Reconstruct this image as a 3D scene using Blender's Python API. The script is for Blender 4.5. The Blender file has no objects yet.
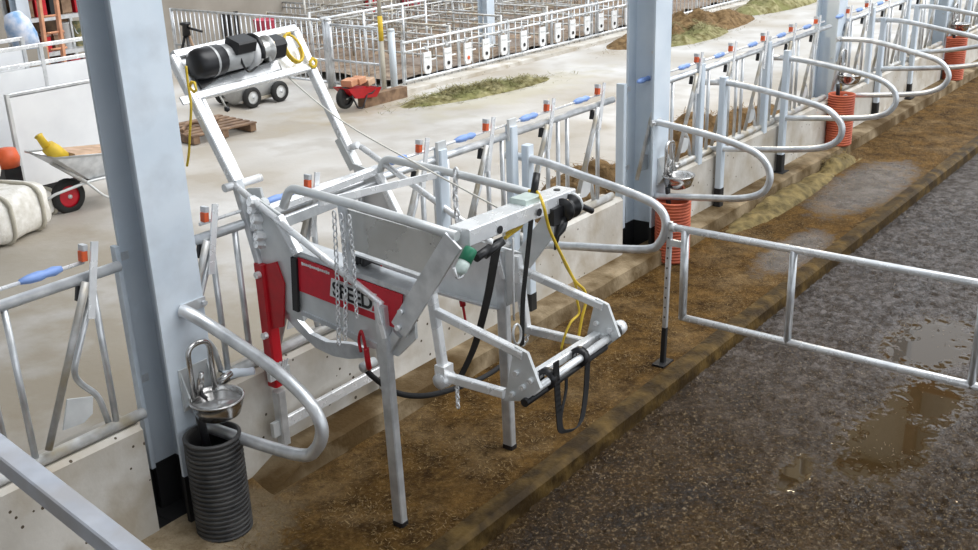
import bpy, math, random
from mathutils import Vector, Matrix
random.seed(7)
C = bpy.context.scene.collection
# ------------------------------------------------------------------ camera model (measured from the place)
F = 1050.0
AX = (Vector((0.6110226546888355, 0.2994045903615197, -0.7328084379477754)),
      Vector((-0.7909484529969398, 0.19298091032298387, -0.5806538667335817)),
      Vector((-0.0324323936636749, 0.9344063674447873, 0.3547293056964442)))
CAM = Vector((-3.559, -4.898, 3.575))
def at(x, y, X=None, Y=None, Z=None):
    d = Vector((x - 489, -(y - 275), -F))
    r = Vector((AX[0].dot(d), AX[1].dot(d), AX[2].dot(d)))
    if X is not None: t = (X - CAM.x) / r.x
    elif Y is not None: t = (Y - CAM.y) / r.y
    else: t = (Z - CAM.z) / r.z
    return CAM + r * t
ALLEY = 0.2
# ------------------------------------------------------------------ materials
def new_mat(name):
    m = bpy.data.materials.new(name); m.use_nodes = True
    nt = m.node_tree; b = nt.nodes['Principled BSDF']
    return m, nt, b
def noise_mat(name, c1, c2, scale=6, rough=(.5, .7), metal=0.0, bump=0.0, bscale=None, detail=5, lo=.35, hi=.65, c3=None, scale3=.7, dist=.02):
    m, nt, b = new_mat(name); N = nt.nodes; L = nt.links
    g = N.new('ShaderNodeNewGeometry')
    t = N.new('ShaderNodeTexNoise'); t.inputs['Scale'].default_value = scale; t.inputs['Detail'].default_value = detail
    L.new(g.outputs['Position'], t.inputs['Vector'])
    r = N.new('ShaderNodeValToRGB'); r.color_ramp.elements[0].position = lo; r.color_ramp.elements[1].position = hi
    r.color_ramp.elements[0].color = (*c1, 1); r.color_ramp.elements[1].color = (*c2, 1)
    L.new(t.outputs['Fac'], r.inputs['Fac'])
    col = r.outputs['Color']
    if c3:
        t3 = N.new('ShaderNodeTexNoise'); t3.inputs['Scale'].default_value = scale3; t3.inputs['Detail'].default_value = 4
        L.new(g.outputs['Position'], t3.inputs['Vector'])
        r3 = N.new('ShaderNodeValToRGB'); r3.color_ramp.elements[0].position = .45; r3.color_ramp.elements[1].position = .65
        L.new(t3.outputs['Fac'], r3.inputs['Fac'])
        mx = N.new('ShaderNodeMixRGB'); L.new(r3.outputs['Color'], mx.inputs['Fac']); L.new(col, mx.inputs['Color1'])
        mx.inputs['Color2'].default_value = (*c3, 1); col = mx.outputs['Color']
    L.new(col, b.inputs['Base Color'])
    mr = N.new('ShaderNodeMapRange'); mr.inputs['To Min'].default_value = rough[0]; mr.inputs['To Max'].default_value = rough[1]
    L.new(t.outputs['Fac'], mr.inputs['Value']); L.new(mr.outputs['Result'], b.inputs['Roughness'])
    b.inputs['Metallic'].default_value = metal
    if bump:
        tb = N.new('ShaderNodeTexNoise'); tb.inputs['Scale'].default_value = bscale or scale * 4; tb.inputs['Detail'].default_value = 6
        L.new(g.outputs['Position'], tb.inputs['Vector'])
        bp = N.new('ShaderNodeBump'); bp.inputs['Strength'].default_value = bump; bp.inputs['Distance'].default_value = dist
        L.new(tb.outputs['Fac'], bp.inputs['Height']); L.new(bp.outputs['Normal'], b.inputs['Normal'])
    return m
def flat(name, c, rough=.5, metal=0.0):
    d = tuple(max(0, v * .85) for v in c)
    return noise_mat(name, d, c, 14, (max(0, rough - .07), min(1, rough + .07)), metal)
M = {}
M['galv'] = noise_mat('galvanised steel', (.54, .56, .58), (.76, .78, .8), 9, (.24, .4), .55)
M['galv_dull'] = noise_mat('dull galvanised sheet', (.58, .6, .605), (.74, .76, .765), 5, (.3, .45), .3)
M['galv_dirty'] = noise_mat('weathered galvanised tube', (.42, .42, .41), (.66, .67, .67), 11, (.35, .5), .25, c3=(.42, .37, .28), scale3=6)
M['sheet'] = noise_mat('mill finish sheet', (.52, .52, .5), (.66, .66, .64), 4, (.22, .34), .6)
M['galv_bright'] = noise_mat('bright zinc', (.76, .78, .8), (.92, .93, .94), 9, (.2, .34), .35)
M['column'] = noise_mat('galvanised column', (.6, .68, .76), (.68, .75, .82), 3, (.45, .6), .1)
M['railsteel'] = noise_mat('dull rail steel', (.4, .43, .49), (.52, .55, .61), 5, (.5, .65), .15, c3=(.42, .42, .44), scale3=4)
M['tar'] = flat('black bitumen coat', (.012, .012, .013), .6)
M['black'] = flat('black plastic', (.014, .014, .016), .38)
M['strap'] = flat('black webbing', (.01, .01, .011), .75)
M['rubber'] = flat('tyre rubber', (.022, .022, .022), .8)
M['red'] = flat('red paint', (.5, .01, .02), .35)
M['signred'] = flat('red print', (.62, .012, .03), .4)
M['signwhite'] = flat('white print', (.8, .8, .8), .4)
M['lettering'] = flat('black print', (.012, .012, .014), .45)
M['orange'] = flat('orange plastic', (.72, .12, .035), .5)
M['blue'] = flat('blue plastic', (.24, .38, .76), .45)
M['stainless'] = noise_mat('stainless steel', (.5, .49, .48), (.66, .65, .64), 12, (.16, .3), .95)
M['brass'] = flat('brass fitting', (.5, .36, .15), .35, .8)
M['terracotta'] = noise_mat('orange drain pipe', (.42, .085, .04), (.58, .14, .065), 6, (.5, .65))
M['blackpipe'] = noise_mat('dark ribbed pipe', (.028, .028, .03), (.07, .068, .065), 9, (.4, .55))
M['motorgrey'] = flat('grey motor casing', (.5, .51, .51), .4, .3)
M['silver'] = flat('silver cable drum', (.7, .7, .68), .3, .6)
M['yellow'] = flat('yellow cord', (.75, .52, .04), .55)
M['rope'] = flat('pale rope', (.72, .7, .64), .7)
M['green'] = flat('green bottle plastic', (.03, .22, .12), .3)
M['clear'] = flat('pale label', (.6, .7, .66), .3)
M['white'] = flat('white plastic', (.82, .83, .84), .4)
M['panelwhite'] = noise_mat('white board', (.72, .74, .77), (.82, .84, .86), 2, (.35, .5))
M['sack'] = noise_mat('white woven sack', (.66, .64, .58), (.86, .85, .82), 9, (.6, .8), bump=.4, bscale=30)
M['sackband'] = flat('sack webbing band', (.55, .52, .44), .8)
M['wood'] = noise_mat('old timber', (.13, .075, .045), (.28, .18, .11), 8, (.6, .8))
M['lightwood'] = noise_mat('pale timber', (.42, .27, .17), (.62, .43, .3), 7, (.6, .8))
M['ladder'] = noise_mat('ladder timber', (.5, .22, .12), (.66, .34, .2), 7, (.6, .8))
M['beige'] = noise_mat('beige rendered wall', (.26, .235, .2), (.33, .3, .26), 1.2, (.8, .95), bump=.1, bscale=20)
M['concrete'] = noise_mat('feed alley concrete', (.41, .385, .35), (.57, .56, .545), 1.6, (.5, .75), bump=.15, bscale=14, c3=(.36, .32, .265), scale3=.8, detail=9)
M['curb'] = noise_mat('cast concrete', (.46, .43, .38), (.6, .575, .53), 2.2, (.65, .85), bump=.15, bscale=18, c3=(.4, .35, .28), scale3=3.0)
M['ledge'] = noise_mat('stained concrete ledge', (.1, .065, .028), (.32, .25, .16), 4, (.6, .8), bump=.4, bscale=30, c3=(.08, .048, .018), scale3=1.8, detail=9)
M['kerbstone'] = noise_mat('kerb concrete', (.03, .017, .004), (.12, .074, .022), 7, (.5, .7), bump=.5, bscale=30, c3=(.03, .017, .005), scale3=4)
M['hay'] = noise_mat('green hay', (.13, .11, .04), (.36, .33, .18), 7, (.8, .95), bump=.8, bscale=40, c3=(.2, .2, .08), scale3=2.5)
M['blade'] = noise_mat('hay stalk', (.2, .19, .07), (.46, .42, .22), 5, (.7, .9))
M['silage'] = noise_mat('brown silage', (.1, .06, .025), (.24, .155, .075), 9, (.8, .95), bump=.7, bscale=35)
M['straw'] = noise_mat('straw bedding', (.13, .09, .065), (.32, .24, .17), 6, (.8, .95), bump=.6, bscale=30, c3=(.25, .21, .18), scale3=1.5)
M['dung'] = noise_mat('dark manure', (.05, .032, .015), (.12, .08, .04), 9, (.4, .7), bump=.7, bscale=30)
M['dungheap'] = noise_mat('dung heap', (.09, .065, .02), (.24, .18, .07), 9, (.8, .95), bump=.7, bscale=30)
M['pink'] = flat('faded red tub', (.5, .06, .1), .5)
M['bluebag'] = noise_mat('blue and white bag', (.2, .36, .6), (.72, .74, .82), 6, (.6, .8))
M['clutter'] = noise_mat('shelf clutter', (.05, .045, .04), (.35, .3, .22), 22, (.6, .8), c3=(.3, .05, .05), scale3=7)
M['clutter2'] = noise_mat('shelf tins', (.12, .16, .1), (.5, .42, .2), 18, (.5, .8))
M['roof'] = noise_mat('roof sheet', (.4, .4, .4), (.46, .46, .46), 1, (.7, .9))
M['timber'] = noise_mat('roof timber', (.22, .09, .035), (.34, .15, .06), 4, (.6, .8))
M['bowlwater'] = noise_mat('bowl water', (.42, .42, .42), (.5, .5, .5), 3, (.04, .08), .6)
# platform mat: dung-brown with damp, shiny bald patches
def mat_platform():
    m, nt, b = new_mat('soiled stall floor'); N = nt.nodes; L = nt.links
    g = N.new('ShaderNodeNewGeometry')
    def noise(sc, det=6, rough=.6):
        t = N.new('ShaderNodeTexNoise'); t.inputs['Scale'].default_value = sc; t.inputs['Detail'].default_value = det; t.inputs['Roughness'].default_value = rough
        L.new(g.outputs['Position'], t.inputs['Vector']); return t.outputs['Fac']
    def ramp(f, a, ca, bb, cb):
        r = N.new('ShaderNodeValToRGB'); e = r.color_ramp.elements
        e[0].position = a; e[0].color = (*ca, 1); e[1].position = bb; e[1].color = (*cb, 1); L.new(f, r.inputs['Fac']); return r.outputs['Color']
    def mix(f, c1, c2):
        x = N.new('ShaderNodeMixRGB'); L.new(f, x.inputs['Fac'])
        for s, c in (('Color1', c1), ('Color2', c2)):
            if isinstance(c, tuple): x.inputs[s].default_value = (*c, 1)
            else: L.new(c, x.inputs[s])
        return x.outputs['Color']
    big = noise(1.1, 5); mid = noise(5, 8, .7); fine = noise(28, 5, .75)
    base = ramp(mid, .36, (.036, .017, .003), .66, (.17, .092, .024))
    base = mix(ramp(big, .5, (0, 0, 0), .66, (.6, .6, .6)), base, ramp(mid, .35, (.1, .06, .024), .65, (.28, .2, .11)))
    base = mix(ramp(fine, .52, (0, 0, 0), .72, (.75, .75, .75)), base, (.26, .165, .06))
    base = mix(ramp(fine, .28, (.75, .75, .75), .45, (0, 0, 0)), base, (.035, .018, .006))
    # grey damp bald patch between the second and third row of stalls
    sp = N.new('ShaderNodeSeparateXYZ'); L.new(g.outputs['Position'], sp.inputs[0])
    def ellipse(cx, cy, rx, ry):
        v = N.new('ShaderNodeVectorMath'); v.operation = 'SUBTRACT'; L.new(g.outputs['Position'], v.inputs[0]); v.inputs[1].default_value = (cx, cy, 0)
        w = N.new('ShaderNodeVectorMath'); w.operation = 'MULTIPLY'; L.new(v.outputs[0], w.inputs[0]); w.inputs[1].default_value = (1 / rx, 1 / ry, 0)
        ln = N.new('ShaderNodeVectorMath'); ln.operation = 'LENGTH'; L.new(w.outputs[0], ln.inputs[0])
        ad = N.new('ShaderNodeMath'); ad.operation = 'MULTIPLY_ADD'; L.new(mid, ad.inputs[0]); ad.inputs[1].default_value = 1.6; L.new(ln.outputs['Value'], ad.inputs[2])
        mr = N.new('ShaderNodeMapRange'); mr.inputs['From Min'].default_value = 1.95; mr.inputs['From Max'].default_value = 1.45
        L.new(ad.outputs[0], mr.inputs['Value']); return mr.outputs['Result']
    e1 = ellipse(8.6, -1.0, 1.3, .42); e2 = ellipse(6.0, -1.2, .75, .25)
    mxm = N.new('ShaderNodeMath'); mxm.operation = 'MAXIMUM'; L.new(e1, mxm.inputs[0]); L.new(e2, mxm.inputs[1])
    wet = mxm.outputs[0]
    dry = ellipse(-.75, -.3, .75, .5)
    base = mix(dry, base, ramp(mid, .35, (.2, .145, .08), .62, (.42, .34, .23)))
    base = mix(wet, base, ramp(mid, .4, (.09, .075, .065), .6, (.2, .175, .155)))
    L.new(base, b.inputs['Base Color'])
    mr = N.new('ShaderNodeMapRange'); mr.inputs['To Min'].default_value = .72; mr.inputs['To Max'].default_value = .2
    L.new(wet, mr.inputs['Value']); L.new(mr.outputs['Result'], b.inputs['Roughness'])
    sl = N.new('ShaderNodeMapRange'); sl.inputs['To Min'].default_value = .12; sl.inputs['To Max'].default_value = .6; L.new(wet, sl.inputs['Value']); L.new(sl.outputs['Result'], b.inputs['Specular IOR Level'])
    bp = N.new('ShaderNodeBump'); bp.inputs['Strength'].default_value = 1.0; bp.inputs['Distance'].default_value = .03
    L.new(fine, bp.inputs['Height']); L.new(bp.outputs['Normal'], b.inputs['Normal'])
    return m
def spots(m, scale, thr, col):
    nt = m.node_tree; N = nt.nodes; L = nt.links; b = N['Principled BSDF']; src = b.inputs['Base Color'].links[0].from_socket
    g = N.new('ShaderNodeNewGeometry'); v = N.new('ShaderNodeTexVoronoi'); v.inputs['Scale'].default_value = scale; L.new(g.outputs['Position'], v.inputs['Vector'])
    n = N.new('ShaderNodeTexNoise'); n.inputs['Scale'].default_value = 1.7; L.new(g.outputs['Position'], n.inputs['Vector'])
    th = N.new('ShaderNodeMath'); th.operation = 'MULTIPLY'; L.new(n.outputs['Fac'], th.inputs[0]); th.inputs[1].default_value = thr
    lt = N.new('ShaderNodeMath'); lt.operation = 'LESS_THAN'; L.new(v.outputs['Distance'], lt.inputs[0]); L.new(th.outputs[0], lt.inputs[1])
    x = N.new('ShaderNodeMixRGB'); L.new(lt.outputs[0], x.inputs['Fac']); L.new(src, x.inputs['Color1']); x.inputs['Color2'].default_value = (*col, 1); L.new(x.outputs['Color'], b.inputs['Base Color'])
spots(M['curb'], 11, .2, (.07, .05, .03))
def stain_and_shade(m, cx, cy, rx, ry, col, amt, scale):
    # ragged patch in the base colour: trodden-in dirt, and painted shade
    nt = m.node_tree; N = nt.nodes; L = nt.links; b = N['Principled BSDF']; src = b.inputs['Base Color'].links[0].from_socket
    g = N.new('ShaderNodeNewGeometry'); n = N.new('ShaderNodeTexNoise'); n.inputs['Scale'].default_value = scale; n.inputs['Detail'].default_value = 8; L.new(g.outputs['Position'], n.inputs['Vector'])
    v = N.new('ShaderNodeVectorMath'); v.operation = 'SUBTRACT'; L.new(g.outputs['Position'], v.inputs[0]); v.inputs[1].default_value = (cx, cy, 0)
    w = N.new('ShaderNodeVectorMath'); w.operation = 'MULTIPLY'; L.new(v.outputs[0], w.inputs[0]); w.inputs[1].default_value = (1 / rx, 1 / ry, 0)
    ln = N.new('ShaderNodeVectorMath'); ln.operation = 'LENGTH'; L.new(w.outputs[0], ln.inputs[0])
    ad = N.new('ShaderNodeMath'); ad.operation = 'MULTIPLY_ADD'; L.new(n.outputs['Fac'], ad.inputs[0]); ad.inputs[1].default_value = 2.2; L.new(ln.outputs['Value'], ad.inputs[2])
    mr = N.new('ShaderNodeMapRange'); mr.inputs['From Min'].default_value = 2.2; mr.inputs['From Max'].default_value = 1.5; mr.inputs['To Max'].default_value = amt; L.new(ad.outputs[0], mr.inputs['Value'])
    x = N.new('ShaderNodeMixRGB'); L.new(mr.outputs['Result'], x.inputs['Fac']); L.new(src, x.inputs['Color1']); x.inputs['Color2'].default_value = (*col, 1); L.new(x.outputs['Color'], b.inputs['Base Color'])
stain_and_shade(M['concrete'], .6, 1.6, 2.4, 1.9, (.3, .25, .175), .75, 2.2)  # near-left alley: tan dirt plus roof shade put into the concrete colour
stain_and_shade(M['concrete'], 1.0, 4.2, 2.0, 1.2, (.33, .285, .215), .6, 2.2)  # dirt again, with the same roof shade painted in
stain_and_shade(M['concrete'], 8.2, 6.9, 1.6, .9, (.36, .29, .18), .6, 2.5)
stain_and_shade(M['concrete'], 10.5, 5.6, 2.8, .7, (.4, .36, .24), .5, 3)
stain_and_shade(M['column'], -.4, .2, .3, .35, (.36, .38, .41), .4, 5)  # first column's shaded side darkened in the colour, together with grime
M['platform'] = mat_platform()
for k_ in ('kerbstone', 'ledge', 'silage', 'hay', 'straw'): M[k_].node_tree.nodes['Principled BSDF'].inputs['Specular IOR Level'].default_value = .15
def mat_slurry():
    m, nt, b = new_mat('wet slurry on concrete'); N = nt.nodes; L = nt.links
    g = N.new('ShaderNodeNewGeometry')
    def noise(sc, det=6, rough=.6):
        t = N.new('ShaderNodeTexNoise'); t.inputs['Scale'].default_value = sc; t.inputs['Detail'].default_value = det; t.inputs['Roughness'].default_value = rough
        L.new(g.outputs['Position'], t.inputs['Vector']); return t.outputs['Fac']
    def ramp(f, a, ca, bb, cb):
        r = N.new('ShaderNodeValToRGB'); e = r.color_ramp.elements
        e[0].position = a; e[0].color = (*ca, 1); e[1].position = bb; e[1].color = (*cb, 1); L.new(f, r.inputs['Fac']); return r.outputs['Color']
    def mix(f, c1, c2):
        x = N.new('ShaderNodeMixRGB'); L.new(f, x.inputs['Fac'])
        for s, c in (('Color1', c1), ('Color2', c2)):
            if isinstance(c, tuple): x.inputs[s].default_value = (*c, 1)
            else: L.new(c, x.inputs[s])
        return x.outputs['Color']
    mid = noise(2.6, 6); fine = noise(34, 4, .75); lump = noise(11, 5, .7)
    base = ramp(mid, .34, (.022, .0095, .001), .68, (.1, .054, .014))
    base = mix(ramp(lump, .5, (0, 0, 0), .68, (.6, .6, .6)), base, (.13, .075, .026))
    base = mix(ramp(fine, .55, (0, 0, 0), .64, (.8, .8, .8)), base, (.3, .215, .115)); base = mix(ramp(fine, .33, (.8, .8, .8), .45, (0, 0, 0)), base, (.012, .006, .002))  # pale specks painted into the muck colour as wet glints
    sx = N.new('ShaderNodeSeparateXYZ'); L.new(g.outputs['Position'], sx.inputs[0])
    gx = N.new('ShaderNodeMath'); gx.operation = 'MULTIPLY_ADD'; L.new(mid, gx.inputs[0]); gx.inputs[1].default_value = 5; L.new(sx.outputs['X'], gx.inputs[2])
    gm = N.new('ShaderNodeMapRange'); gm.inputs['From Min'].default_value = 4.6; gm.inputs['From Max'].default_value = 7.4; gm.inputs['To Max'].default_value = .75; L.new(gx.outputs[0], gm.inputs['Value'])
    base = mix(gm.outputs['Result'], base, ramp(lump, .42, (.06, .05, .045), .6, (.22, .205, .205)))  # sky reflection put into the base colour, greyer with rising X
    # standing water: a few ragged pools
    def ellipse(cx, cy, rx, ry):
        v = N.new('ShaderNodeVectorMath'); v.operation = 'SUBTRACT'; L.new(g.outputs['Position'], v.inputs[0]); v.inputs[1].default_value = (cx, cy, 0)
        w = N.new('ShaderNodeVectorMath'); w.operation = 'MULTIPLY'; L.new(v.outputs[0], w.inputs[0]); w.inputs[1].default_value = (1 / rx, 1 / ry, 0)
        ln = N.new('ShaderNodeVectorMath'); ln.operation = 'LENGTH'; L.new(w.outputs[0], ln.inputs[0])
        ad = N.new('ShaderNodeMath'); ad.operation = 'MULTIPLY_ADD'; L.new(lump, ad.inputs[0]); ad.inputs[1].default_value = 2.6; L.new(ln.outputs['Value'], ad.inputs[2])
        mr = N.new('ShaderNodeMapRange'); mr.inputs['From Min'].default_value = 2.38; mr.inputs['From Max'].default_value = 2.26
        L.new(ad.outputs[0], mr.inputs['Value']); return mr.outputs['Result']
    pool = None
    for e in POOLS:
        q = ellipse(*e)
        if pool is None: pool = q
        else:
            mm = N.new('ShaderNodeMath'); mm.operation = 'MAXIMUM'; L.new(pool, mm.inputs[0]); L.new(q, mm.inputs[1]); pool = mm.outputs[0]
    base = mix(pool, base, (.045, .027, .01))
    L.new(base, b.inputs['Base Color']); b.inputs['Specular IOR Level'].default_value = .42
    mr = N.new('ShaderNodeMapRange'); mr.inputs['From Min'].default_value = .35; mr.inputs['From Max'].default_value = .65
    mr.inputs['To Min'].default_value = .05; mr.inputs['To Max'].default_value = .2
    L.new(mid, mr.inputs['Value'])
    m2 = N.new('ShaderNodeMix'); L.new(pool, m2.inputs[0]); L.new(mr.outputs['Result'], m2.inputs[2]); m2.inputs[3].default_value = .03
    L.new(m2.outputs[0], b.inputs['Roughness'])
    iv = N.new('ShaderNodeMath'); iv.operation = 'SUBTRACT'; iv.inputs[0].default_value = 1; L.new(pool, iv.inputs[1])
    hs = N.new('ShaderNodeMath'); hs.operation = 'MULTIPLY_ADD'; L.new(lump, hs.inputs[0]); hs.inputs[1].default_value = 1.4; L.new(fine, hs.inputs[2])
    w = N.new('ShaderNodeTexWave'); w.inputs['Scale'].default_value = 9; w.inputs['Distortion'].default_value = 2; w.bands_direction = 'DIAGONAL'
    L.new(g.outputs['Position'], w.inputs['Vector'])
    h2 = N.new('ShaderNodeMath'); h2.operation = 'MULTIPLY_ADD'; L.new(w.outputs['Fac'], h2.inputs[0]); h2.inputs[1].default_value = .25; L.new(hs.outputs[0], h2.inputs[2])
    bp = N.new('ShaderNodeBump'); bp.inputs['Distance'].default_value = .05
    st = N.new('ShaderNodeMath'); st.operation = 'MULTIPLY'; L.new(iv.outputs[0], st.inputs[0]); st.inputs[1].default_value = 1.0
    L.new(st.outputs[0], bp.inputs['Strength']); L.new(h2.outputs[0], bp.inputs['Height']); L.new(bp.outputs['Normal'], b.inputs['Normal'])
    return m
POOLS = [(at(930, 345, Z=-.12).x, at(930, 345, Z=-.12).y, .62, .34), (3.0, -3.1, .62, .3), (3.75, -3.15, .5, .26), (2.3, -2.75, .3, .1)]
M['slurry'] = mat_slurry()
# ------------------------------------------------------------------ mesh helpers
ORIG = {}
class MB:
    def __init__(s): s.v = []; s.f = []; s.sm = []
    def add(s, vs, fs, smooth=False):
        o = len(s.v); s.v += [Vector(v) for v in vs]
        s.f += [tuple(i + o for i in f) for f in fs]; s.sm += [smooth] * len(fs); return s
    def box(s, c, d, rot=None):
        c = Vector(c); h = [x / 2 for x in d]; vs = []
        for sx in (-1, 1):
            for sy in (-1, 1):
                for sz in (-1, 1):
                    p = Vector((sx * h[0], sy * h[1], sz * h[2]))
                    if rot: p = rot @ p
                    vs.append(c + p)
        return s.add(vs, [(0, 1, 3, 2), (4, 6, 7, 5), (0, 4, 5, 1), (2, 3, 7, 6), (0, 2, 6, 4), (1, 5, 7, 3)])
    def bar(s, p, q, w, h, up=(0, 0, 1), ch=.12):
        # rectangular section with small chamfers: w sideways, h along up
        p = Vector(p); q = Vector(q); d = (q - p).normalized(); up = Vector(up)
        if abs(d.dot(up)) > .98: up = Vector((0, 1, 0)) if abs(d.y) < .9 else Vector((1, 0, 0))
        a = d.cross(up).normalized(); b = a.cross(d).normalized()
        c = min(w, h) * ch; W = w / 2; H = h / 2
        prof = [(-W + c, -H), (W - c, -H), (W, -H + c), (W, H - c), (W - c, H), (-W + c, H), (-W, H - c), (-W, -H + c)]
        vs = [o + a * x + b * y for o in (p, q) for x, y in prof]; n = 8
        return s.add(vs, [(i, (i + 1) % n, n + (i + 1) % n, n + i) for i in range(n)] + [tuple(range(n - 1, -1, -1)), tuple(range(n, 2 * n))])
    def tube(s, pts, r, n=10, closed=False, cap=True, flatten=1.0):
        pts = [Vector(p) for p in pts]; m = len(pts); rings = []
        T = []
        for i in range(m):
            a = pts[(i - 1) % m] if (i > 0 or closed) else pts[i]; b = pts[(i + 1) % m] if (i < m - 1 or closed) else pts[i]
            T.append((b - a).normalized() if (b - a).length > 1e-9 else Vector((0, 0, 1)))
        u = T[0].cross(Vector((0, 0, 1)))
        if u.length < .05: u = T[0].cross(Vector((0, 1, 0)))
        u.normalize(); vs = []
        for i in range(m):
            t = T[i]; u = (u - t * u.dot(t)); u.normalize(); w = t.cross(u)
            rr = r[i] if isinstance(r, (list, tuple)) else r
            vs += [pts[i] + (u * math.cos(k * 2 * math.pi / n) * flatten + w * math.sin(k * 2 * math.pi / n)) * rr for k in range(n)]
        fs = []
        for i in range(m if closed else m - 1):
            j = (i + 1) % m
            fs += [(i * n + k, i * n + (k + 1) % n, j * n + (k + 1) % n, j * n + k) for k in range(n)]
        s.add(vs, fs, True)
        if cap and not closed:
            o = len(s.v) - m * n
            s.f.append(tuple(o + k for k in range(n - 1, -1, -1))); s.f.append(tuple(o + (m - 1) * n + k for k in range(n))); s.sm += [False, False]
        return s
    def lathe(s, prof, c, axis=(0, 0, 1), n=24, smooth=True):
        # prof: (radius, height along axis)
        c = Vector(c); ax = Vector(axis).normalized()
        u = ax.cross(Vector((1, 0, 0)));
        if u.length < .1: u = ax.cross(Vector((0, 1, 0)))
        u.normalize(); w = ax.cross(u); vs = []
        for r, h in prof: vs += [c + ax * h + (u * math.cos(k * 2 * math.pi / n) + w * math.sin(k * 2 * math.pi / n)) * max(r, 1e-4) for k in range(n)]
        fs = []
        for i in range(len(prof) - 1): fs += [(i * n + k, i * n + (k + 1) % n, (i + 1) * n + (k + 1) % n, (i + 1) * n + k) for k in range(n)]
        return s.add(vs, fs, smooth)
    def prism(s, poly, nrm, t):
        nrm = Vector(nrm).normalized() * t / 2; poly = [Vector(p) for p in poly]; n = len(poly)
        vs = [p - nrm for p in poly] + [p + nrm for p in poly]
        return s.add(vs, [tuple(range(n - 1, -1, -1)), tuple(range(n, 2 * n))] + [(i, (i + 1) % n, n + (i + 1) % n, n + i) for i in range(n)])
    def ribbon(s, pts, wdir, w, t=.004):
        wd = Vector(wdir).normalized() * w / 2; pts = [Vector(p) for p in pts]
        for a, b in zip(pts, pts[1:]):
            d = (b - a).normalized(); nn = d.cross(wd).normalized() * t / 2; e = d * t * .5
            vs = [a - e - wd - nn, a - e + wd - nn, a - e + wd + nn, a - e - wd + nn, b + e - wd - nn, b + e + wd - nn, b + e + wd + nn, b + e - wd + nn]
            s.add(vs, [(0, 1, 2, 3), (7, 6, 5, 4), (0, 4, 5, 1), (1, 5, 6, 2), (2, 6, 7, 3), (3, 7, 4, 0)])
        return s
    def build(s, name, mat, parent=None):
        o3 = ORIG.get(parent.name, Vector((0, 0, 0))) if parent else Vector((0, 0, 0))
        me = bpy.data.meshes.new(name); me.from_pydata([v - o3 for v in s.v], [], s.f)
        me.polygons.foreach_set('use_smooth', s.sm); me.update()
        me.materials.append(M[mat] if isinstance(mat, str) else mat)
        o = bpy.data.objects.new(name, me); C.objects.link(o)
        if parent: o.parent = parent; ORIG[o.name] = o3
        else: ORIG[o.name] = Vector((0, 0, 0))
        fix_normals(me)
        return o
import bmesh
def fix_normals(me):
    bm = bmesh.new(); bm.from_mesh(me); bmesh.ops.recalc_face_normals(bm, faces=bm.faces); bm.to_mesh(me); bm.free()
def tag(o, label=None, cat=None, group=None, kind=None):
    if label: o['label'] = label
    if cat: o['category'] = cat
    if group: o['group'] = group
    if kind: o['kind'] = kind
    return o
def thing(name, loc, label, cat, group=None):
    o = bpy.data.objects.new(name, None); o.empty_display_size = .1; C.objects.link(o); o.location = loc
    ORIG[o.name] = Vector(loc); return tag(o, label, cat, group)
def recentre(o):
    # put the origin of a single-mesh thing at its base centre
    vs = [v.co for v in o.data.vertices]
    c = Vector((sum(v.x for v in vs) / len(vs), sum(v.y for v in vs) / len(vs), min(v.z for v in vs)))
    o.data.transform(Matrix.Translation(-c)); o.location = c; return o
def single(mb, name, mat, label, cat, group=None, kind=None):
    return tag(recentre(mb.build(name, mat)), label, cat, group, kind)
def struct(mb, name, mat): return tag(mb.build(name, mat), kind='structure')
def fillet(pts, r, seg=6):
    pts = [Vector(p) for p in pts]; out = [pts[0]]
    rs = r if isinstance(r, (list, tuple)) else [r] * len(pts)
    for i in range(1, len(pts) - 1):
        p = pts[i]; a = pts[i - 1] - p; b = pts[i + 1] - p
        d = min(rs[i], a.length * .48, b.length * .48); a.normalize(); b.normalize()
        s, e = p + a * d, p + b * d
        for k in range(seg + 1):
            t = k / seg; out.append(s * (1 - t) ** 2 + p * 2 * t * (1 - t) + e * t * t)
    out.append(pts[-1]); return out
def spline(pts, seg=6):
    pts = [Vector(p) for p in pts]; P = [pts[0]] + pts + [pts[-1]]; out = []
    for i in range(1, len(P) - 2):
        a, b, c, d = P[i - 1], P[i], P[i + 1], P[i + 2]
        for k in range(seg):
            t = k / seg
            out.append(.5 * ((2 * b) + (c - a) * t + (2 * a - 5 * b + 4 * c - d) * t * t + (3 * b - a - 3 * c + d) * t ** 3))
    out.append(pts[-1]); return out
def yz(X, *l): return [Vector((X, y, z)) for y, z in l]
# ------------------------------------------------------------------ the setting
b = MB()
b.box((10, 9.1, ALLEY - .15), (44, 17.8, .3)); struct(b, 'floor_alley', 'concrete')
# feed curb wall under the headlocks
b = MB(); b.prism([(-12, -.06, -.2), (-12, .2, -.2), (-12, .2, .68), (-12, .17, .73), (-12, -.03, .73), (-12, -.06, .7)], (1, 0, 0), .01)
b = MB(); prof = [(-.06, -.15), (.2, -.15), (.2, .7), (.17, .735), (-.03, .735), (-.06, .71)]
def extrude_x(b, prof, x0, x1, segs=1):
    n = len(prof); vs = []
    for i in range(segs + 1):
        x = x0 + (x1 - x0) * i / segs; vs += [(x, y, z) for y, z in prof]
    fs = []
    for i in range(segs): fs += [(i * n + k, i * n + (k + 1) % n, (i + 1) * n + (k + 1) % n, (i + 1) * n + k) for k in range(n)]
    fs += [tuple(range(n - 1, -1, -1)), tuple(segs * n + k for k in range(n))]
    return b.add(vs, fs)
for xa_, xb_ in ((-12, -.66), (-.16, 4.6), (5.34, 9.8), (10.36, 14.8), (15.36, 24)): extrude_x(b, prof, xa_, xb_)
struct(b, 'wall_feed_curb', 'curb')
b = MB()
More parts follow.
